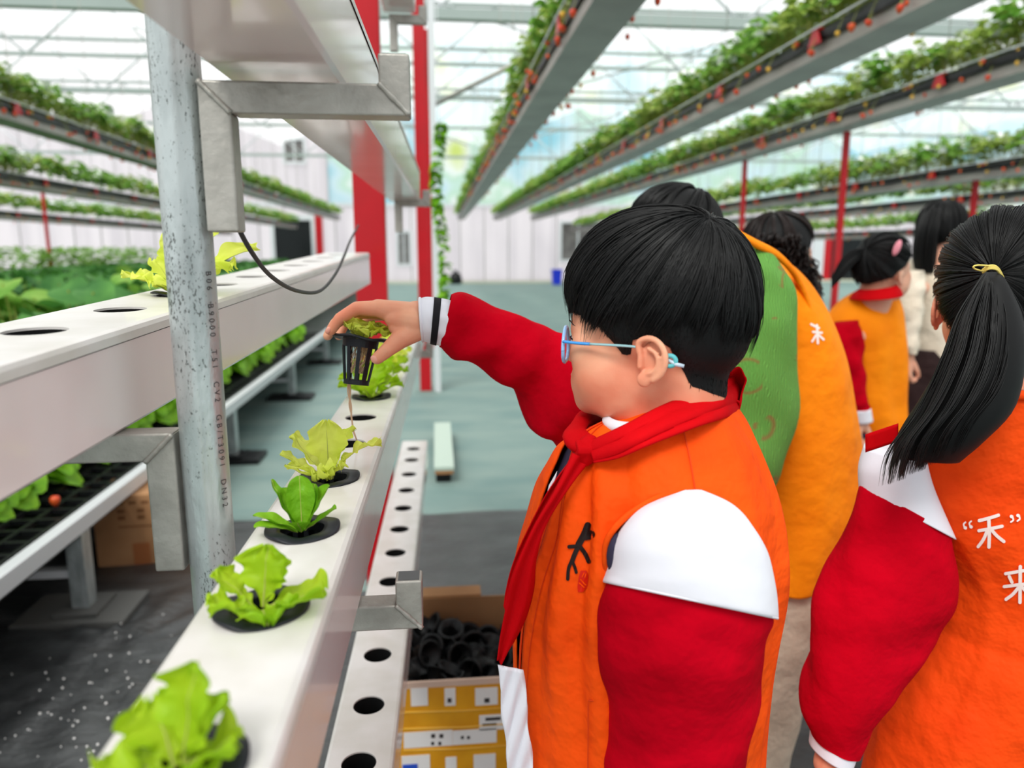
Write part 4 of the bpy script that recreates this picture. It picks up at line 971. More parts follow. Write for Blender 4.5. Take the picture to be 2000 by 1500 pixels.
# index, middle, ring, little fingers, each bent around the rim
chain(bm_, [idx, at(697, 602, Y=.982), at(664, 622, Y=.985), at(646, 646, Y=.989)], [.0115, .0092, .0080, .0068])
chain(bm_, [midk, at(692, 607, Y=1.012), at(655, 632, Y=1.018), at(640, 656, Y=1.014)], [.0115, .0090, .0078, .0066])
chain(bm_, [rng, at(704, 612, Y=1.045), at(672, 634, Y=1.060), at(662, 656, Y=1.052)], [.0112, .0085, .0074, .0064])
chain(bm_, [pky, at(726, 618, Y=1.068), at(704, 636, Y=1.082), at(694, 654, Y=1.076)], [.010, .0076, .0066, .0057])
capsule(bm_, at(900, 634, Y=1.0), EL, .026, .032); capsule(bm_, EL, SH, .030, .028)
nb_ = HB(-.03, 0, -.16); capsule(bm_, SH, nb_, .028, .045); SHn = at(1335, 1040, Y=.70); capsule(bm_, nb_, SHn, .05, .04)
ELn = at(1330, 1400, Y=.66); capsule(bm_, SHn, ELn, .04, .034); HDn = ELn + Vector((-.06, .02, -.20)); capsule(bm_, ELn, HDn, .032, .022)
for q in range(5): 
    o_ = Vector((.012*(q-2), .004*(q-2), 0)); chain(bm_, [HDn+o_*.6, HDn+o_+Vector((-.01,0,-.05)), HDn+o_+Vector((-.012+.01*(q==4),.012,-.075-.008*(q in (1,2)))), HDn+o_+Vector((-.008,.022,-.088))], [.016,.009,.008,.0065])
pel = Vector((nb_.x-.01, .82, .74)); capsule(bm_, nb_, pel, .05, .06)
for s in (-1, 1): chain(bm_, [pel+Vector((0, s*.06, -.02)), Vector((pel.x-.01, .82+s*.075, .40)), Vector((pel.x, .82+s*.08, .08)), Vector((pel.x-.09, .82+s*.085, .035))], [.06,.045,.03,.028])
body = bm_.build('body', mt_skin, boy); remeshed(body, .0015, 9, .5)
mb = MB(); tn = at(731, 702, Y=.9535); mb.sphere(tn, [.0045,.0022,.0058], 12, M=Matrix.Rotation(R(-35), 3, 'Y')); mb.build('thumb_nail', mt_nail, boy)
mb = MB(); mb.sphere(at(641, 645, Y=.983), [.0035,.0024,.0052], 12, M=Matrix.Rotation(R(30), 3, 'Y')); mb.build('finger_nail', mt_nail, boy)
mb = MB()
for s in (-1, 1):
    for i in range(26):
        f = i/25; a = HB(.0985-.012*f*f, s*(.016+.030*f), .019+.004*math.sin(f*3)); b = HB(.0975-.016*f*f, s*(.020+.032*f), .021+.004*math.sin(f*3)-.003*f); mb.tube([a, b], [.0007,.0002], 4)
mb.build('eyebrow', mt_hair, boy)
rb_ = random.Random(2)
longt = [(0,4),(30,0),(50,-8),(70,-7),(90,-5),(120,-6),(150,-10),(180,-12)]
linet = [(0,1),(30,-2),(46,-10),(56,-22),(64,-33),(71,-34),(77,-20),(95,-19),(106,-24),(116,-40),(132,-50),(180,-52)]
RADB = (.1115, .1005, .082, .1085, .16)
bb = body_bvh(body)
for s in (-1, 1): eye(HB, s, boy, bb)
mb, _P = hair_long(HB, (-.048,.022,.098), RADB, longt, 6500, None, boy, rb_, wdt=.0006, jit=6)
hair_short(mb, HB, bb, longt, linet, RADB, 4200, rb_)
mb.build('hair', [mt_hair, mt_hairbase], boy)
# glasses
mt_frame = mat('clear_blue_frame', srgb(142,184,232), .12, coat=.8); mt_temple = mat('pale_teal_temple', srgb(150,190,196), .25); mt_tblue = mat('bright_blue_temple', srgb(62,150,226), .25); mt_tip = mat('teal_rubber', srgb(96,184,190), .4)
gl = empty('glasses', (0,0,0)); gl.parent = boy
for s in (-1, 1):
    pts = [HB(.1035-.010*(.5+.5*math.cos(a)) , s*(.0335+.0235*math.cos(a)), -.006+.0195*math.sin(a)-.002*math.cos(2*a)) for a in [2*PI*i/36 for i in range(37)]]
    mb = MB(); mb.tube(pts, .0021, 8, False); mb.build('lens_rim', mt_frame, gl)
    mb = MB(); c_ = sum(pts[:-1], Vector())/36; mb.add([c_+HB.f*.001]+pts[:-1], [(0,i+1,(i+1)%36+1) for i in range(36)])
    ml = bpy.data.materials.get('lens') or mat('lens', (.72,.84,1,1), .03, alpha=.30, coat=1); mb.build('lens', ml, gl)
    tp = spline([HB(.092, s*.0585, .002), HB(.072, s*.066, .002), HB(.045, s*.0705, .0025), HB(.015, s*.0725, .0025), HB(.006, s*.0735, .0015)], 20)
    mb = MB(); mb.tube(tp[:8], .0028, 8, flat=.6); mb.build('temple_front', mt_tblue, gl)
    mb = MB(); mb.tube(tp[7:], .0023, 8, flat=.6); mb.build('temple', mt_temple, gl)
    cr = HB(-.026, s*.0795, -.009); mb = MB(); mb.tube([cr + HB.f*(.0058*math.cos(a)) + HB.u*(.0052*math.sin(a)) for a in [2*PI*i/20 for i in range(21)]], .0024, 8, False); mb.build('ear_hook_ring', mt_tip, gl)
    mb = MB(); mb.tube([HB(-.018, s*.078, -.005), HB(-.032, s*.080, -.012), HB(-.040, s*.079, -.0135)], [.0014,.0022,.0018], 8); mb.build('temple_tip', mat('pale_tip', srgb(190,206,222), .3), gl)
mb = MB(); mb.tube(spline([HB(.1035,.0105,-.002), HB(.108,0,.001), HB(.1035,-.0105,-.002)], 9), .0013, 8); mb.build('bridge', mt_frame, gl)
# torso
TY = .82
tor = [(1150,838,1418,784,.074),(1098,862,1446,830,.104),(1072,905,1466,886,.132),(1049,955,1488,945,.152),(1030,1020,1503,1010,.160),(1008,1100,1512,1090,.160),(998,1200,1502,1190,.158),(998,1300,1484,1290,.160),(998,1400,1472,1395,.162),(1000,1500,1466,1500,.165),(1005,1640,1460,1640,.168),(1010,1740,1455,1740,.168)]
tr_ = px_rings([r + (TY,) for r in tor], tilts=(-.45,-.38,-.28,-.14,-.04))
def bodyfold(p, th, t):
    a = th % (2*PI); d = 0
    for c, w_, amp, sl in ((3.64,.05,-.006,.12),(3.80,.06,.006,.22),(3.97,.05,-.010,.32),(4.12,.06,.008,.36),(4.30,.05,-.006,.3),(5.6,.08,.005,-.2),(5.2,.1,.004,.1)):
        x = a-(c+sl*(t-.45)*1.4); d += amp*math.exp(-(x/w_)**2)*min(1, t*3)*math.exp(-((t-.35)/.4)**2)*1.2
    d += .007*math.sin(a*5+t*3)*max(0, t-.35) + .003*math.sin(a*9-t*6)*math.exp(-((a-4.3)/.7)**2) + .0025*noise.noise(Vector((math.cos(a)*2.4, math.sin(a)*2.4, t*5)))
    return d
inner = loft([(c, u*.90, v*.90) for c, u, v in tr_[:11]], 40, 60); inner.build('navy_jacket', mt_navy, boy)
gn = [R(q) for q in (34, 31, 27, 24, 21, 20, 19, 17, 12, 9, 9, 9)]
def arcv(t):
    g = cat3(gn, t); return (PI+g, 3*PI+.16)
vest = loft(tr_, 110, 150, bodyfold, arc=arcv); vo = vest.build('orange_vest', mt_vest, boy); solid(vo, .0025, 1)
# vest edge piping and zip
def edge_line(thf, off=.001, t0=0, t1=1, n=80):
    pts = []
    for i in range(n):
        t = t0+(t1-t0)*i/(n-1); c = cat3([r[0] for r in tr_], t); u = cat3([r[1] for r in tr_], t); v = cat3([r[2] for r in tr_], t); th = thf(t)
        nr = (u.normalized()*math.cos(th)+v.normalized()*math.sin(th)).normalized(); pts.append(c+u*math.cos(th)+v*math.sin(th)+nr*(bodyfold(None, th, t)+.0025+off))
    return pts
mb = MB(); mb.tube(edge_line(lambda t: arcv(t)[0]+.01, .0005), .0013, 6); mb.build('zip_edge', mt_seamt, boy)
mb = MB(); mb.tube(edge_line(lambda t: arcv(t)[0]+.12, 0), .0006, 5); mb.build('stitching', mt_seamt, boy)
mb = MB(); mb.tube(edge_line(lambda t: 4.72, 0, .0, .24), .0008, 5); mb.build('shoulder_seam', mt_seamt, boy)
mb = MB()
pk = edge_line(lambda t: 4.12+.0*t, .0012, .58, .86, 30); pk2 = edge_line(lambda t: 4.30, .0012, .58, .86, 30)
mb.tube([pk2[0]]+pk, .0006, 5); mb.tube([pk[0]]+pk2, .0009, 5); mb.build('pocket_seam', mt_seamt, boy)
# near arm: white shoulder cap and crimson sleeve
AY = .672
up_ = [(1338,960,1368,960,.005),(1262,990,1428,990,.036),(1222,1026,1462,1030,.054),(1198,1074,1486,1084,.064),(1188,1116,1502,1150,.069),(1184,1136,1507,1205,.071)]
ur = px_rings([r + (AY,) for r in up_], vdir=(0,1,-.42)); cap_ = loft(ur, 40, 64, wrinkle(.0012, 1.2, 2.1, 1)); solid(cap_.build('white_shoulder', mt_white, boy), .0015)
rimp = [c+u*math.cos(a)*1.004+v*math.sin(a)*1.004 for (c,u,v) in [ur[-1]] for a in [2*PI*i/60 for i in range(61)]]
mb = MB(); mb.tube(rimp, .0015, 6, False); mb.build('white_hem', mt_white, boy)
dn_ = [(1204,1116,1488,1168,.058),(1184,1146,1500,1212,.065),(1168,1205,1490,1250,.068),(1170,1290,1482,1305,.069),(1180,1370,1470,1375,.067),(1196,1440,1452,1440,.064),(1188,1500,1440,1500,.062),(1180,1600,1420,1600,.060),(1165,1720,1390,1720,.056)]
def slf(p, th, t): return .0030*math.sin(t*11+3.0*math.sin(th+.4)+.8)*min(1,t*2.5) + .0055*noise.noise(Vector((math.cos(th)*1.6, math.sin(th)*1.6+t*2, t*7)))*min(1,t*3) + .003*noise.noise(Vector((th*1.2, t*6, 3)))
dr_ = px_rings([r + (AY,) for r in dn_], vdir=(0,1,-.42)); slv = loft(dr_, 90, 72, slf); slv.build('near_sleeve', mt_redc, boy)
# armhole rim of the vest
ah = [(1189,1128,.685),(1181,1096,.675),(1187,1052,.668),(1222,1010,.668),(1275,976,.672),(1322,958,.680),(1356,952,.684),(1396,960,.684),(1440,994,.684),(1476,1044,.69),(1503,1110,.705),(1513,1180,.72),(1508,1215,.73)]
mb = MB(); mb.tube(spline([at(x,y,Y=Y_+.004) for x,y,Y_ in ah], 60), .0032, 8, flat=.7); mb.build('armhole_edge', mt_vest, boy)
mb = MB(); mb.grid([spline([at(x+ (1350-x)*k_, y+(1060-y)*k_, Y=Y_+.008-dz_) for x,y,Y_ in ah], 60) for k_, dz_ in ((-.03,-.022),(.02,-.002),(.03,.003))]); solid(mb.build('armhole_facing', mt_vest, boy), .001)
mb = MB(); mb.sphere(at(1206, 1085, Y=.672), [.011,.01,.024], 16); mb.build('jacket_side', mt_navy, boy)
# far arm in crimson sleeve
fa = [(882,574,858,676,.034,1.0),(908,569,872,690,.040,1.0),(946,590,908,706,.042,1.0),(990,607,958,730,.045,1.0),(1040,626,1002,766,.048,1.0),(1085,646,1040,836,.055,1.0),(1130,672,1085,872,.062,.98),(1190,720,1150,920,.068,.95),(1250,790,1220,980,.07,.92)]
def fsl(p, th, t):
    return .0042*math.sin(t*30+2.4*math.sin(th+.6)+1)*(.25+min(1, t*1.6)) *(.6+.4*math.cos(th)) + .004*noise.noise(Vector((th*1.4, t*8, 9))) + .0035*math.sin(t*48+th*2)*max(0, t-.45)
loft(px_rings(fa), 110, 60, fsl, cap=(False, True)).build('far_sleeve', mt_redc, boy)
cf = [(820,583,826,666,.031,1.0),(832,580,832,668,.0335,1.0),(846,581,838,670,.034,1.0),(856,583,846,672,.0345,1.0),(866,584,853,674,.035,1.0),(890,590,872,680,.036,1.0)]
cr_ = px_rings(cf); cfd = lambda p, th, t: .0009*math.sin(th*9)*t
solid(loft(cr_, 24, 60, cfd, cap=(False, False)).build('white_cuff', mt_white, boy), .0028, -1)
st_ = [tuple(x) for x in ((848,581,840,671,.0346,1.0),(862,583,852,674,.0356,1.0))]
loft(px_rings(st_), 6, 60, lambda p, th, t: .0006, cap=(False, False)).build('cuff_stripe', mt_blackc, boy)
mb = MB(); mb.tube([c+u*math.cos(a)+v*math.sin(a) for (c,u,v) in [cr_[0]] for a in [2*PI*i/40 for i in range(41)]], .0022, 6, False); mb.build('cuff_edge', mt_white, boy)
# scarf: rolled band round the neck, knot and two tails
sb = [(1192,846,1418,742,.056),(1168,852,1438,734,.066),(1146,866,1442,760,.078),(1140,886,1440,790,.090),(1146,904,1434,812,.096),(1160,900,1420,806,.090)]
def scf(p, th, t): return .0052*(1-abs(math.sin(t*6.6+.5+.7*math.sin(th)))**.6) + .0010*math.sin(th*5+t*9)
solid(loft(px_rings([r + (TY-.02,) for r in sb], vdir=(0,1,-.85)), 30, 60, scf, arc=(-.35, PI+.1)).build('scarf_back', mt_scarf, boy), .0018, 0)
sp_ = [(1146,866,1160,904,.735,.718),(1185,848,1206,894,.722,.702),(1230,826,1256,872,.718,.692),(1285,797,1312,850,.725,.694),(1345,772,1366,830,.745,.706),(1400,750,1410,816,.775,.735),(1432,732,1436,808,.82,.79),(1426,722,1441,766,.87,.86),(1388,738,1410,752,.91,.91)]
SA = spline([at(a,b,Y=y) for a,b,c,d,y,y2 in sp_], 90); SB = spline([at(c,d,Y=y2) for a,b,c,d,y,y2 in sp_], 90); rows = []
for i, (a, b) in enumerate(zip(SA, SB)):
    row = []; q_ = i/89
    for j in range(25):
        f = j/24; bl_ = .008*math.sin(PI*f)**.7 + .0042*abs(math.sin(PI*(2.1*f+.35*q_*2+.1)))**.7; row.append(a.lerp(b, f) + Vector((0,-1,.25))*bl_*(.5+.5*min(1, q_*5)))
    rows.append(row)
mb = MB(); mb.grid(rows); solid(mb.build('scarf', mt_scarf, boy), .0018, 1)
mb = MB(); mb.grid([[at(1400+j*6, 796+j*(2.0)-i*9, Y=.742+.006*j) for j in range(6)] for i in range(4)]); solid(mb.build('scarf_corner', mt_scarf, boy), .0016, 0)
wc = [(1192,816,1262,806,.034),(1186,830,1266,820,.040),(1188,848,1270,836,.044)]
solid(loft(px_rings([r + (TY-.055,) for r in wc]), 14, 40, lambda p, th, t: .003*math.sin(t*5), arc=(2.5, 4.4)).build('shirt_collar', mt_white, boy), .0015)
mb = MB(); mb.tube(spline([at(1150,878,Y=.735), at(1126,850,Y=.765), at(1140,822,Y=.82), at(1180,806,Y=.88), at(1240,790,Y=.90)], 24), [.014+.004*math.sin(i*.5) for i in range(24)], 14, flat=.55); mb.build('scarf_fold', mt_scarf, boy)
mb = MB(); mb.sphere(at(1146, 880, Y=.735), [.0125,.013,.018], 18, M=Matrix.Rotation(R(20), 3, 'Y'))
for k_ in range(4): mb.tube(spline([at(1128+k_*10, 862, Y=.733), at(1133+k_*8, 880, Y=.722), at(1126+k_*9, 900, Y=.730)], 8), .0032, 6)
kn = mb.build('scarf_knot', mt_scarf, boy); remeshed(kn, .0015, 3)
def tail(pts, name, ph):
    mb = MB(); P_ = [(at(x0_,y0_,Y=Y_), at(x1_,y1_,Y=Y_+.02)) for x0_,y0_,x1_,y1_,Y_ in pts]; A = spline([p[0] for p in P_], 50); B = spline([p[1] for p in P_], 50); rows = []
    for i, (a, b) in enumerate(zip(A, B)):
        rows.append([a.lerp(b, j/12) + Vector((0, -.004*math.sin(j/12*PI*3+ph+i*.05)-.006*math.sin(PI*j/12), 0)) for j in range(13)])
    mb.grid(rows); o = mb.build(name, mt_scarf, boy); solid(o, .0012, 0)
tail([(1118,884,1158,894,.722),(1082,958,1112,950,.706),(1044,1022,1068,1022,.700),(1014,1085,1048,1095,.700),(996,1135,1044,1150,.704),(986,1190,1030,1205,.710),(977,1240,1008,1250,.715),(971,1288,982,1290,.72)], 'scarf_tail', 0)
tail([(1118,890,1142,894,.742),(1070,958,1098,962,.728),(1030,1036,1056,1040,.726),(1003,1100,1030,1110,.728),(990,1150,1010,1160,.732),(984,1186,992,1190,.735)], 'scarf_tail', 2)
# white pocket cloth at the front hem, jacket zip flap
mb = MB(); rows = []
for i in range(30):
    f = i/29; rows.append([at(972+f*22+j*4.2+2*math.sin(j+i*.4), 1298+f*230+j*.8, Y=.725+.002*math.sin(i*.7+j)) for j in range(13)])
mb.grid(rows); solid(mb.build('white_cloth_hem', mt_white, boy), .0012)
mb = MB(); rows = [[at(1072+j*4-f*8, 948-j*7+f*34, Y=.735) for j in range(5)] for f in (0,.5,1)]; mb.grid(rows); solid(mb.build('white_tag', mt_white, boy), .001)
# trousers and shoes (below the frame)
px0 = tr_[-1][0].x
for s in (-1, 1):
    cy = TY+s*.08; lg = loft([(Vector((px0,cy,.70)), Vector((.125,0,0)), Vector((0,.082,0))), (Vector((px0,cy,.62)), Vector((.11,0,0)), Vector((0,.082,0))), (Vector((px0,cy,.38)), Vector((.075,0,0)), Vector((0,.065,0))), (Vector((px0,cy,.1)), Vector((.06,0,0)), Vector((0,.055,0)))], 24, 28, wrinkle(.003, 2, 5, s)); lg.build('trouser_leg', mt_navy, boy)
    mb = MB(); mb.sphere((px0-.05,cy,.035), [.11,.042,.045], 18); mb.build('shoe', mt_shoe, boy)
# printed emblem on the vest (chest)
to3 = lambda q: at(q.x, q.y, Y=.60)
vd = (to3(Vector((1135,1080,0)))-EYE).normalized()
def to3c(q): return at(q.x, q.y, Y=.60)
def raydecal(strokes, target, mtl, name, parent, wd, off=.0012):
    # cloth print: drawn in the plane the cloth faces, dropped straight back on the cloth
    return decal(strokes, target, mtl, name, parent, wd, None, None, off)
def print_on(target, origin_px, Yp, strokes, mtl, name, parent, wd, off=.0015, ndir=None, seg=10):
    """strokes in pixels about origin; turned into metres on a plane through the cloth and dropped along its normal."""
    o3 = at(origin_px[0], origin_px[1], Y=Yp); ex = (at(origin_px[0]+10, origin_px[1], Y=Yp)-o3)/10; ey = (at(origin_px[0], origin_px[1]+10, Y=Yp)-o3)/10
    nd = ndir or (o3-EYE).normalized(); k_ = ex.length
    sc_strokes = []
    for s_ in strokes:
        if s_[0] == 'poly': sc_strokes.append(['poly', [((x-origin_px[0])*k_, (y-origin_px[1])*k_) for x, y in s_[1]]])
        else:
            w0 = [s_[0]*k_] if isinstance(s_[0], (int, float)) else []; pp_ = s_[1:] if w0 else s_
            sc_strokes.append(w0+[((x-origin_px[0])*k_, (y-origin_px[1])*k_) for x, y in pp_])
    f3 = lambda q: o3 + ex*(q.x/k_) + ey*(q.y/k_)
    return decal(sc_strokes, target, mtl, name, parent, wd*k_, f3, nd, off, seg)
mt_print = mat('black_print', srgb(28,14,12), .5)
bpy.context.view_layer.update()
print_on(vo, (1132,1080), .66, [[7,(1149,1022),(1141,1042),(1130,1062)],[5,(1134,1056),(1122,1082),(1116,1098)],[9.5,(1144,1044),(1154,1042)],[4,(1110,1067),(1124,1066)],[4.5,(1134,1068),(1144,1082),(1151,1098)],[3.6,(1116,1096),(1109,1112),(1107,1135)],[3.2,(1117,1098),(1122,1110),(1125,1121)]], mt_print, 'chest_print', boy, 4)
print_on(vo, (1138,1135), .66, [['poly',[(1134,1113),(1146,1113),(1150,1124),(1149,1140),(1146,1150),(1138,1158),(1128,1158),(1127,1146),(1130,1126)]]], mat('red_print', srgb(214,34,10), .5), 'seal_print', boy, 3)
print_on(vo, (1138,1135), .66, [[1.2,(1137,1126),(1141,1118)],[1.2,(1143,1127),(1145,1120)],[1.4,(1131,1139),(1141,1148)],[1.4,(1134,1132),(1144,1143)]], mt_vest, 'seal_print_gap', boy, 1, off=.0021)

# held cup and its lettuce
hc = at(705, 664, Y=1.005); upv = Matrix.Rotation(R(8), 3, 'Y')
hcup = thing('net_cup', 'black net cup held up in the hand of the boy', 'net cup', hc, (R(-6), R(10), R(20)))
cup_parts(hcup, .6, 10); hcup.scale = (1.03, 1.03, 1.28)
hl = thing('lettuce_plant', 'small green lettuce seedling in the net cup held by the boy', 'lettuce', hc, (R(-6), R(10), R(20)))
rl = random.Random(77)
for a_, ln_, wd_, le_, cu_, ru_ in ((185,.034,.018,42,24,.35),(150,.032,.017,34,30,.35),(100,.030,.018,30,30,.35),(60,.032,.018,38,30,.35),(20,.034,.019,48,30,.35),(270,.032,.017,46,70,.5),(235,.032,.016,40,60,.5),(310,.033,.017,46,60,.5),(0,.024,.015,20,50,.4),(180,.022,.014,10,60,.4)):
    mb = MB(); leaf(mb, R(a_), ln_*1.25, wd_*1.25, R(le_), R(cu_), ru_, 2.4, rl); mb.build('leaf', [mt_leaf2, mt_stem], hl)
mb = MB()
for q in range(46):
    a = rl.uniform(0, 6.28); rr = rl.uniform(.002,.014); p0 = Vector((rr*math.cos(a), rr*math.sin(a), -.004)); p1 = Vector((rl.uniform(-.013,.013), rl.uniform(-.013,.013), -.025)); p2 = Vector((rl.uniform(-.012,.012), rl.uniform(-.012,.012), -.045))
    mb.tube(spline([p0, p1, p2], 8), .00045, 4, False)
mb.build('roots', mat('root', srgb(214,180,150), .6), hl)
mb = MB(); e0 = at(683, 740, Y=1.0)
rp_ = [(684,738,1.0),(682,765,1.005),(684,790,1.012),(687,815,1.02),(690,840,1.03),(698,862,1.05)]
hli = hl
for q in range(7): mb.tube(spline([at(x+rl.uniform(-4,4)*(1-i/6), y, Y=Y_) for i, (x,y,Y_) in enumerate(rp_)], 24), .0007, 5, False)
hang = mb.build('hanging_root', bpy.data.materials['root'], None); hang.parent = hl; bpy.context.view_layer.update(); hang.matrix_parent_inverse = hl.matrix_world.inverted()
# ============ girl on the right, seen from behind ============
girl = thing('person', 'girl seen from behind at right, long black ponytail with yellow tie', 'person')
GY = 1.0
HG = Frame(at(1952, 598, Y=GY), 122, 1.02)
gb = MB(); head_blob(gb, HG, .10)
gn_ = HG(-.03, 0, -.14); gsl = at(1745, 1010, Y=.97); gel = at(1690, 1260, Y=.93); gwr = at(1625, 1462, Y=.90); gsr = at(2180, 1010, Y=1.02)
capsule(gb, gn_+Vector((0,0,-.03)), gsl, .03, .03); capsule(gb, gsl, gel, .034, .030); capsule(gb, gel, gwr, .028, .019)
hp0 = at(1618, 1492, Y=.895); capsule(gb, gwr, hp0, .020, .021)
for q in range(4):
    o_ = Vector((.004*q, .013*(q-1.5), 0)); chain(gb, [hp0+o_, hp0+o_+Vector((.002,0,-.03)), hp0+o_+Vector((.016,-.002,-.045-.003*(q%2))), hp0+o_+Vector((.026,-.004,-.036))], [.012,.0085,.0078,.0066])
chain(gb, [hp0+Vector((.010,-.012,.004)), at(1645,1494,Y=.875), at(1652,1500,Y=.872)], [.012,.009,.0078])
gpel = Vector((at(2000,1300,Y=1.0).x+.02, 1.0, .74)); gch = at(1990,1000,Y=1.0); capsule(gb, gn_, gch, .045, .05); capsule(gb, gch, gpel, .05, .06); capsule(gb, gch, gsr, .04, .03); chain(gb, [gsr, gsr+Vector((.05,-.02,-.24)), gsr+Vector((.04,-.08,-.42))], [.034,.028,.02])
for s in (-1, 1): chain(gb, [gpel+Vector((s*.06,0,-.02)), Vector((gpel.x+s*.075, 1.0, .4)), Vector((gpel.x+s*.08, 1.0, .08)), Vector((gpel.x+s*.085, 1.08, .035))], [.06,.045,.03,.028])
gbody = gb.build('body', mt_skin, girl); remeshed(gbody, .0022, 6, .5)
gbb = body_bvh(gbody)
for s in (-1, 1): eye(HG, s, girl, gbb)
rg = random.Random(5)
gl_t = [(0,34),(30,30),(50,14),(70,-4),(78,-14),(95,-17),(110,-30),(130,-44),(180,-46)]
RADG = (.101, .098, .084, .104, .13)
gtie = at(1936, 528, Y=.905)
loc_t = Vector(((gtie-HG.O).dot(HG.f), (gtie-HG.O).dot(HG.l), (gtie-HG.O).dot(HG.u)))/HG.s - Vector(HC)
mb, _ = hair_long(HG, loc_t, RADG, gl_t, 4200, None, girl, rg, wdt=.0006, t0max=.12, lift=.0, jit=2)
# ponytail strands
cen = [(1936,532,.885,6),(1937,556,.868,26),(1934,620,.858,60),(1922,700,.850,76),(1888,780,.850,92),(1838,850,.855,98),(1812,918,.86,88)]
for q in range(2600):
    a = rg.uniform(-1, 1); b = rg.uniform(-1, 1)
    if a*a+b*b > 1: continue
    ln_ = 1-rg.random()**2*.3; wv = rg.uniform(0, 6); cl = rg.gauss(0, .05); pts = []
    a2 = a + .10*math.sin(round(a*7)*2.1+b)
    for i, (x, y, Y_, hw) in enumerate(cen):
        k_ = 1 if i < 3 else 1
        sl_ = -.35*hw*a*max(0, i-3)/3 if i > 3 else 0
        p = at(x + a2*hw + 3*math.sin(wv+i), y + (14*a*(-1) if i > 3 else 0) + sl_, Y=Y_ - b*hw/1500*.9); pts.append(p)
    S_ = spline(pts, 26); S_ = S_[:max(8, int(26*ln_))]; n_ = len(S_)
    mb.tube(S_, [.0007*(1 if i < n_-5 else (n_-1-i)/5+.1) for i in range(n_)], 3, False, k=0)
# dark core of the ponytail
core = px_rings([(1926,532,1946,532,.010,.885),(1916,552,1960,552,.018,.868),(1882,620,1984,620,.034,.860),(1856,700,1988,700,.040,.853),(1808,780,1968,790,.042,.853),(1762,850,1912,856,.036,.857),(1746,892,1872,900,.020,.86)])
cm = loft(core, 30, 30); mb.add(cm.v, cm.f, 1)
hair_g = mb.build('hair', [mt_hair, mt_hairbase], girl)
mt_tie = mat('yellow_elastic', srgb(232,208,110), .5)
mb = MB()
for k_ in range(4): mb.tube(spline([at(1918+k_*.5,528+k_*1.6,Y=.875), at(1932,519+k_*2,Y=.866), at(1948,522+k_*2,Y=.868), at(1960-k_,543+k_,Y=.885)], 14), .0013, 6)
mb.tube(spline([at(1922,530,Y=.872), at(1906,526,Y=.866), at(1901,521,Y=.864), at(1910,518,Y=.864), at(1930,519,Y=.866)], 18), .0011, 6)
mb.build('hair_tie', mt_tie, girl)
GV = [(1880,756,2036,752,.072,.955),(1824,826,2090,822,.092,.972),(1772,880,2140,880,.108,.99),(1752,930,2180,930,.118),(1770,985,2200,985,.125),(1800,1050,2200,1050,.128),(1828,1120,2190,1120,.13),(1826,1200,2185,1200,.132),(1798,1270,2190,1270,.136),(1764,1340,2205,1340,.14),(1738,1410,2215,1410,.142),(1716,1480,2225,1480,.145),(1700,1560,2235,1560,.148),(1690,1640,2240,1640,.15)]
gr_ = px_rings([r if len(r) > 5 else r + (GY,) for r in GV])
def gfold(p, th, t):
    a = th % (2*PI); return .0045*math.sin(a*6+t*4)*max(0, t-.35) + .003*noise.noise(Vector((math.cos(a)*2.4, math.sin(a)*2.4, t*6))) - .0035*math.exp(-((t-.56)/.012)**2) + .004*math.exp(-((a-3.75-.3*(t-.5))/.07)**2)*min(1, t*2)
gvo = loft(gr_, 110, 130, gfold, cap=(False, False)).build('orange_vest', mt_vest3, girl); solid(gvo, .0025, 1)
loft([(c, u*.93, v*.93) for c, u, v in gr_], 30, 40).build('navy_jacket', mt_navy, girl)
mb = MB(); mb.tube([c+u*math.cos(a)+v*math.sin(a) for (c,u,v) in [gr_[0]] for a in [2*PI*i/40 for i in range(41)]], .007, 8, False); mb.build('vest_collar', mt_vest3, girl)
mb = MB(); mb.grid([[at(1690+i*9, 884-j*7-i*3, Y=.905-.004*i) for i in range(8)] for j in range(6)]); solid(mb.build('collar_flap', mt_scarf, girl), .004)
# sleeve
GS = [(1700,882,1790,868,.045,.985),(1690,920,1806,940,.052,.975),(1690,958,1850,1045,.058,.965)]
solid(loft(px_rings(GS), 24, 48, cap=(True, False)).build('white_shoulder', mt_white, girl), .0015)
GR = [(1693,950,1846,1034,.056,.965),(1668,1010,1858,1108,.060,.955),(1634,1085,1852,1180,.064,.945),(1604,1165,1812,1240,.064,.935),(1588,1250,1768,1300,.060,.925),(1576,1330,1728,1360,.054,.915),(1574,1395,1694,1412,.048,.905),(1590,1440,1668,1462,.038,.90)]
def gsf(p, th, t): return .0030*math.sin(t*15+3.0*math.sin(th)+.5)*min(1, t*2) + .0030*noise.noise(Vector((math.cos(th)*1.6, math.sin(th)*1.6+t*2, t*9))) + .0035*noise.noise(Vector((th*1.3, t*7, 2)))
loft(px_rings(GR), 90, 60, gsf, cap=(True, False)).build('sleeve', mt_redc, girl)
cgr = px_rings([(1592,1436,1664,1462,.034,.90),(1589,1462,1656,1484,.033,.898)])
solid(loft(cgr, 8, 40, cap=(False, False)).build('white_cuff', mt_white, girl), .002)
loft(px_rings([(1590.5,1446,1661,1470,.0345,.8995),(1590,1454,1659,1476,.0342,.899)]), 4, 40, lambda p, th, t: .0006, cap=(False, False)).build('cuff_stripe', mt_blackc, girl)
rsr = [(gsr, Vector((.06,0,.02)), Vector((0,.06,0))), (gsr+Vector((.05,-.02,-.14)), Vector((.06,0,0)), Vector((0,.06,0))), (gsr+Vector((.06,-.04,-.28)), Vector((.052,0,0)), Vector((0,.052,0))), (gsr+Vector((.05,-.08,-.40)), Vector((.04,0,0)), Vector((0,.04,0)))]
loft(rsr, 24, 32, wrinkle(.003, 3, 6, 1)).build('sleeve', mt_redc, girl)
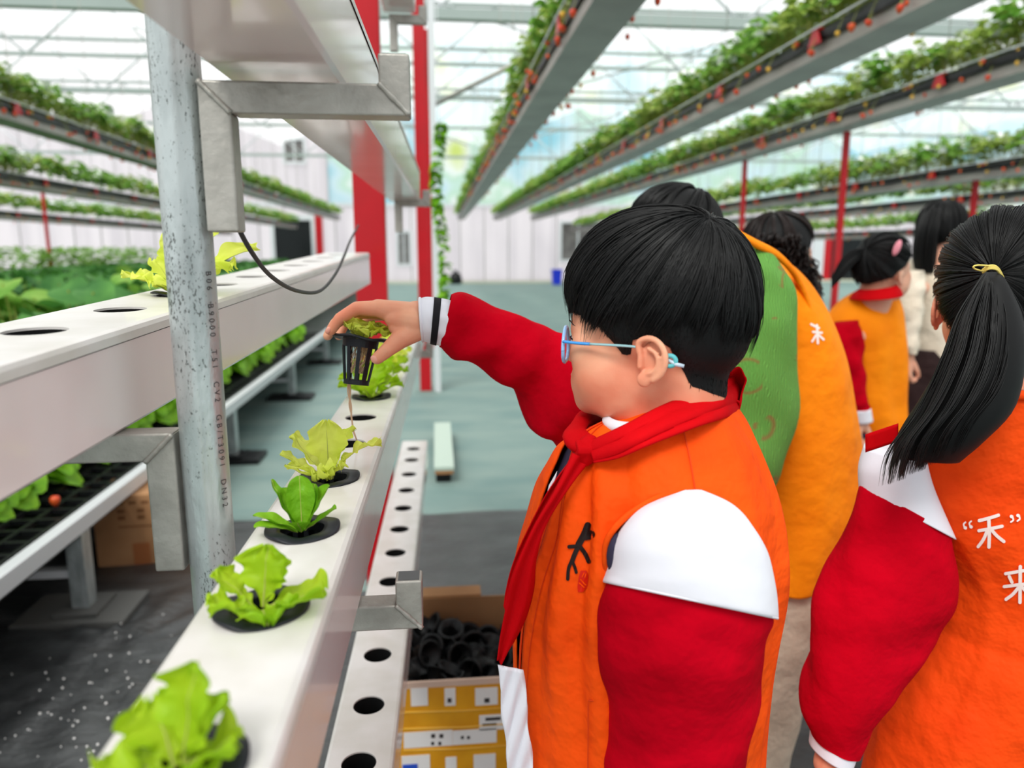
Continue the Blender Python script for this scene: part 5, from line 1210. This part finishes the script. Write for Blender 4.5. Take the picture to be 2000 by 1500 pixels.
for s in (-1, 1):
    cx = gpel.x+s*.08; loft([(Vector((cx,1,.66)), Vector((.095,0,0)), Vector((0,.11,0))), (Vector((cx,1,.62)), Vector((.09,0,0)), Vector((0,.10,0))), (Vector((cx,1,.38)), Vector((.07,0,0)), Vector((0,.075,0))), (Vector((cx,1,.1)), Vector((.055,0,0)), Vector((0,.06,0)))], 20, 28).build('trouser_leg', mt_navy, girl)
    mb = MB(); mb.sphere((cx,1.05,.035), [.042,.11,.045], 18); mb.build('shoe', mt_shoe, girl)
bpy.context.view_layer.update()
wst = [[3.6,(1908,1009),(1930,1004),(1950,998)],[3.8,(1929,1004),(1930,1040),(1929,1067)],[3.6,(1907,1031),(1932,1027),(1958,1022)],[3.6,(1926,1030),(1917,1050),(1905,1066)],[3.6,(1934,1028),(1946,1042),(1962,1055)]]
q66 = [[3.6,(1876,1024),(1877,1024.5)],[1.8,(1874,1022),(1873,1016),(1877,1012)],[3.6,(1889,1022),(1890,1022.5)],[1.8,(1887,1020),(1886,1014),(1890,1010)]]
q99 = [[3.6,(1978,1001),(1979,1001.5)],[1.8,(1981,1003),(1982,1009),(1977,1013)],[3.6,(1992,999),(1993,999.5)],[1.8,(1995,1001),(1996,1007),(1991,1011)]]
lai = [[3.6,(1966,1126),(1988,1122),(2020,1116)],[3.6,(1974,1132),(1980,1145)],[3.6,(2020,1128),(2013,1140)],[3.6,(1963,1155),(1990,1151),(2034,1145)],[3.8,(1998,1110),(1998,1150),(1998,1190)],[3.6,(1993,1158),(1982,1172),(1967,1184)],[3.6,(2003,1156),(2015,1168),(2032,1178)]]
mt_wprint = mat('white_print', srgb(250,236,230), .5)
print_on(gvo, (1950,1080), .80, wst+q66+q99+lai, mt_wprint, 'printed_characters', girl, 3.6, ndir=(at(1950,1080,Y=1.0)-EYE).normalized())

# ============ generic background figure ============
def figure(label, HF, hairtab, rad, W, rings, vestm, TYp, sleeves, legs, nstr=900, hairm=None, voxel=.005, seed=1, under=None, extra_hair=None, linet_=None, hands=()):
    root = thing('person', label, 'person'); b = MB(); head_blob(b, HF, .10); nk = HF(-.03, 0, -.13)
    tr = px_rings([r + ((TYp,) if len(r) < 6 else ()) for r in rings]); lowc = tr[-1][0]
    capsule(b, nk, Vector((lowc.x, lowc.y, lowc.z)), .05*HF.s, .06*HF.s)
    for sl in sleeves:
        sr_ = px_rings(sl[0]); chain(b, [nk-Vector((0,0,.07))] + [q[0] for q in sr_[1::2]], [.025]+[min(.026, q[2].length*.5) for q in sr_[1::2]])
        if len(sl) > 2 and sl[2]:
            e_ = sr_[-1][0]; hd = Vector(sl[2]); chain(b, [e_, e_+hd*.5], [.022,.026])
            for q in range(4): o_ = Vector((.006*(q-1.5), .016*(q-1.5), 0)); chain(b, [e_+hd*.5+o_*.6, e_+hd*.9+o_, e_+hd*1.15+o_+Vector((.012,0,0)), e_+hd*1.2+o_+Vector((.026,0,.012))], [.013,.010,.009,.0075])
            chain(b, [e_+hd*.4+Vector((.015,-.012,0)), e_+hd*.75+Vector((.03,-.016,0)), e_+hd*.95+Vector((.036,-.014,0))], [.012,.010,.008])
    for lx, ly, r0 in legs: chain(b, [Vector((lx, ly, lowc.z)), Vector((lx, ly, .45)), Vector((lx, ly, .06)), Vector((lx+.0, ly, .04))], [r0*.8, r0*.6, r0*.45, r0*.45])
    o = b.build('body', mt_skin2, root); remeshed(o, voxel, 4, .5)
    fb = body_bvh(o)
    for s in (-1, 1): eye(HF, s, root, fb)
    rn = random.Random(seed); mb, _ = hair_long(HF, W, rad, hairtab, nstr, None, root, rn, wdt=.0013, t0max=.3, jit=3)
    if extra_hair: extra_hair(mb, rn)
    mb.build('hair', [hairm or mt_hair, mt_hairbase], root)
    vo_ = loft(tr, 60, 60, vfold(.008, 5, seed), cap=(True, False)).build('vest' if vestm in (mt_vest, mt_vest2) else 'jacket', vestm, root); solid(vo_, .003, 1)
    for sl in sleeves: loft(px_rings(sl[0]), 40, 36, wrinkle(.005, 3, 5, seed), cap=(True, True)).build('sleeve', sl[1], root)
    return root, vo_
def leg(root, pts, m_, nm='trouser_leg'): loft([(Vector(c), Vector((a,0,0)), Vector((0,b,0))) for c, a, b in pts], 30, 30, wrinkle(.006, 3, 6, pts[0][0][0])).build(nm, m_, root)
def shoe(root, x, y, dx, dy, m_=None):
    mb = MB(); mb.sphere((x+dx*.05, y+dy*.05, .035), [.05+abs(dx)*.07, .05+abs(dy)*.07, .045], 16); mb.build('shoe', m_ or mt_shoe, root)
full = [(0,30),(40,20),(70,-10),(95,-20),(120,-40),(180,-48)]
# adult in the green sweater behind the boy
HA = Frame(at(1312, 500, Y=1.5), -10, 1.0); lc = at(1500, 1100, Y=1.56)
adult, av = figure('adult in a green knitted sweater, amber vest and beige trousers standing behind the boy', HA, full, (.104,.10,.086,.108,.13), (-.05,0,.1),
    [(1330,490,1440,462,.05),(1335,500,1500,492,.09),(1340,540,1552,532,.13),(1345,600,1596,600,.15),(1350,700,1636,700,.16),(1350,800,1655,800,.165),(1352,900,1668,895,.165),(1360,985,1674,970,.165),(1370,1060,1640,1050,.165),(1380,1108,1604,1100,.165)], mt_vest2, 1.56,
    [([(1430,478,1486,476,.02,1.40),(1412,520,1528,520,.05,1.39),(1404,580,1548,580,.06,1.38),(1400,660,1553,660,.062,1.37),(1400,760,1553,760,.062,1.36),(1392,850,1540,860,.058,1.35),(1372,925,1510,945,.050,1.33),(1330,985,1440,1015,.042,1.30)], mt_green, (-.06,0,-.09))],
    [(lc.x-.02,1.50,.07),(lc.x+.05,1.67,.07)], 1500)
nka = HA(-.03, 0, -.13); sw = px_rings([r + (1.56,) for r in [(1340,500,1500,520,.10),(1345,600,1590,600,.14),(1352,760,1640,760,.15),(1360,950,1655,950,.15)]])
loft([(nka+Vector((0,0,.045)), Vector((.062,0,0)), Vector((0,.062,0))), (nka+Vector((.01,.01,-.02)), Vector((.085,0,.02)), Vector((0,.085,0)))] + [(c, u*.95, v) for c, u, v in sw], 40, 40).build('green_sweater', mt_green, adult)
leg(adult, [((lc.x+.02,1.50,.80),.125,.10),((lc.x+.0,1.50,.6),.10,.095),((lc.x-.02,1.50,.35),.085,.085),((lc.x-.04,1.50,.06),.078,.085)], mt_beige)
leg(adult, [((lc.x+.03,1.64,.80),.12,.10),((lc.x+.06,1.66,.6),.10,.095),((lc.x+.05,1.68,.35),.085,.085),((lc.x+.03,1.68,.06),.078,.085)], mt_beige)
shoe(adult, lc.x-.04, 1.5, -1, 0); shoe(adult, lc.x+.03, 1.68, -1, 0)
mb = MB(); mb.tube(spline([at(1428,448,Y=1.36), at(1450,462,Y=1.34), at(1476,476,Y=1.36), at(1520,500,Y=1.39), at(1555,540,Y=1.42), at(1580,600,Y=1.43), at(1592,680,Y=1.43), at(1590,780,Y=1.43), at(1570,870,Y=1.43), at(1545,930,Y=1.43)], 50), .011, 8, flat=.6); mb.build('vest_armhole_edge', mt_vest2, adult)
bpy.context.view_layer.update()
print_on(av, (1592,650), 1.30, [[2.6,(1584,632),(1600,640)],[2.6,(1588,648),(1606,650)],[2.6,(1596,634),(1598,672)],[2.4,(1594,655),(1586,668)],[2.4,(1600,655),(1610,664)]], mt_wprint, 'printed_character', adult, 2.6)
# curly-haired person
def curls(mb, rn):
    for q in range(420):
        x0 = rn.uniform(1478, 1560); y0 = rn.uniform(455, 500); L_ = rn.uniform(60, 130); ph = rn.uniform(0, 6); pts = []
        for i in range(14):
            f = i/13; pts.append(at(x0+(f*46 if x0 > 1520 else f*20)+5*math.sin(ph+i*1.4), y0+L_*f, Y=2.0+.05*math.cos(ph+i*1.3)-.08*math.sin(ph)))
        mb.tube(pts, .0022, 4, False, k=0)
HC5 = Frame(at(1518, 512, Y=2.05), 165, 1.0)
p5, _v = figure('person with long dark curly hair half hidden behind the green-sleeved adult', HC5, full, (.106,.106,.09,.105,.14), (-.02,0,.1),
    [(1490,570,1560,570,.06),(1470,600,1590,600,.10),(1465,660,1600,660,.12),(1470,760,1600,760,.12),(1475,860,1600,860,.12)], mt_grey, 2.1, [([(1560,610,1600,612,.03,2.05),(1562,680,1606,680,.045,2.05),(1560,760,1602,760,.04,2.05)], mt_grey)], [(.8,2.1,.07),(.92,2.1,.07)], 600, mt_hairb, seed=8, extra_hair=curls)
for x in (.80, .95): leg(p5, [((x,2.12,.85),.09,.1),((x,2.12,.45),.075,.08),((x,2.12,.06),.06,.07)], mt_navy); shoe(p5, x, 2.12, 1, 0)
# girl with pink clip
def pony4(mb, rn):
    for q in range(500):
        a = rn.uniform(-1, 1); b = rn.uniform(-1, 1); mb.tube(spline([at(1692,492+a*4,Y=2.3+b*.02), at(1668+a*4,500+a*12,Y=2.3+b*.03), at(1645,522+a*20,Y=2.3+b*.03), at(1624,552+a*10,Y=2.3+b*.02)], 10), .0014, 3, False, k=0)
H4 = Frame(at(1722, 536, Y=2.3), 158, .96)
tab4 = [(0,34),(30,30),(50,18),(70,6),(80,-6),(100,-14),(120,-30),(180,-40)]
p4, v4 = figure('girl facing right in an amber vest with crimson sleeves and a pink hair clip', H4, tab4, (.104,.10,.085,.105,.13), (-.09,0,.05),
    [(1672,572,1742,566,.06),(1640,596,1752,590,.09),(1614,632,1758,628,.11),(1622,690,1760,688,.12),(1632,760,1758,758,.12),(1648,830,1756,825,.125),(1658,876,1752,866,.125)], mt_vest2, 2.34,
    [([(1628,632,1676,626,.03,2.24),(1616,664,1682,660,.05,2.22),(1622,720,1684,718,.05,2.21),(1640,775,1690,772,.044,2.20),(1652,802,1694,798,.038,2.19)], mt_redc, (.012,0,-.10))], [(1.28,2.34,.07),(1.42,2.34,.07)], 700, seed=4, extra_hair=pony4)
solid(loft(px_rings([(1655,800,1696,796,.035,2.19),(1662,826,1700,820,.034,2.19)]), 6, 24, cap=(False, False)).build('white_cuff', mt_white, p4), .003)
mb = MB(); mb.sphere(at(1752,484,Y=2.20), [.010,.012,.026], 14, M=Matrix.Rotation(R(20),3,'Y')); mb.build('hair_clip', mat('pink_clip', srgb(236,150,164), .4), p4)
solid(loft(px_rings([(1686,566,1744,554,.058,2.28),(1674,576,1750,564,.078,2.28),(1668,586,1752,574,.09,2.28)]), 8, 30, cap=(False, False)).build('scarf', mt_scarf, p4), .003, 0)
pc = at(1705, 870, Y=2.34)
for dx, y_ in ((-.03,2.26),(.03,2.42)): leg(p4, [((pc.x+dx,y_,.78),.10,.085),((pc.x+dx,y_,.45),.075,.075),((pc.x+dx,y_,.08),.06,.065)], mt_navy); shoe(p4, pc.x+dx, y_, 1, 0)
# woman in cream jacket
def long6(mb, rn):
    for q in range(700):
        a = rn.uniform(-1, 1); b = rn.uniform(-1, 1); mb.tube(spline([at(1825+a*22,405+abs(a)*12,Y=3.0+b*.07), at(1812+a*24,450,Y=3.0+b*.09), at(1806+a*24,495,Y=3.0+b*.08), at(1806+a*20,532+a*8,Y=3.0+b*.06)], 10), .0022, 3, False, k=0)
H6 = Frame(at(1838, 458, Y=3.0), 160, 1.0)
p6, v6 = figure('woman with long straight black hair and a cream jacket, looking right', H6, full, (.106,.106,.09,.108,.14), (0,0,.1),
    [(1800,498,1850,496,.06),(1776,516,1866,512,.11),(1760,552,1872,548,.14),(1758,610,1872,610,.14),(1766,660,1868,662,.14),(1772,700,1862,700,.14)], mt_cream, 3.05,
    [([(1768,530,1800,528,.05,2.92),(1756,580,1800,580,.06,2.90),(1756,640,1792,640,.055,2.88),(1762,690,1786,690,.045,2.86)], mt_cream, (.01,0,-.1))], [(2.08,3.05,.07),(2.2,3.05,.07)], 900, seed=6, extra_hair=long6)
sk = at(1818, 700, Y=3.05); loft([(Vector((sk.x,3.05,sk.z+.05)), Vector((.16,0,0)), Vector((0,.13,0))), (Vector((sk.x,3.05,sk.z-.2)), Vector((.18,0,0)), Vector((0,.16,0))), (Vector((sk.x,3.05,sk.z-.5)), Vector((.2,0,0)), Vector((0,.18,0)))], 20, 40, vfold(.01, 7, 2)).build('skirt', mt_brown, p6)
for dx in (-.07, .07): leg(p6, [((sk.x+dx,3.05,.5),.06,.06),((sk.x+dx,3.05,.06),.05,.05)], mt_brown, 'boot'); shoe(p6, sk.x+dx, 3.05, 1, 0, mt_brown)
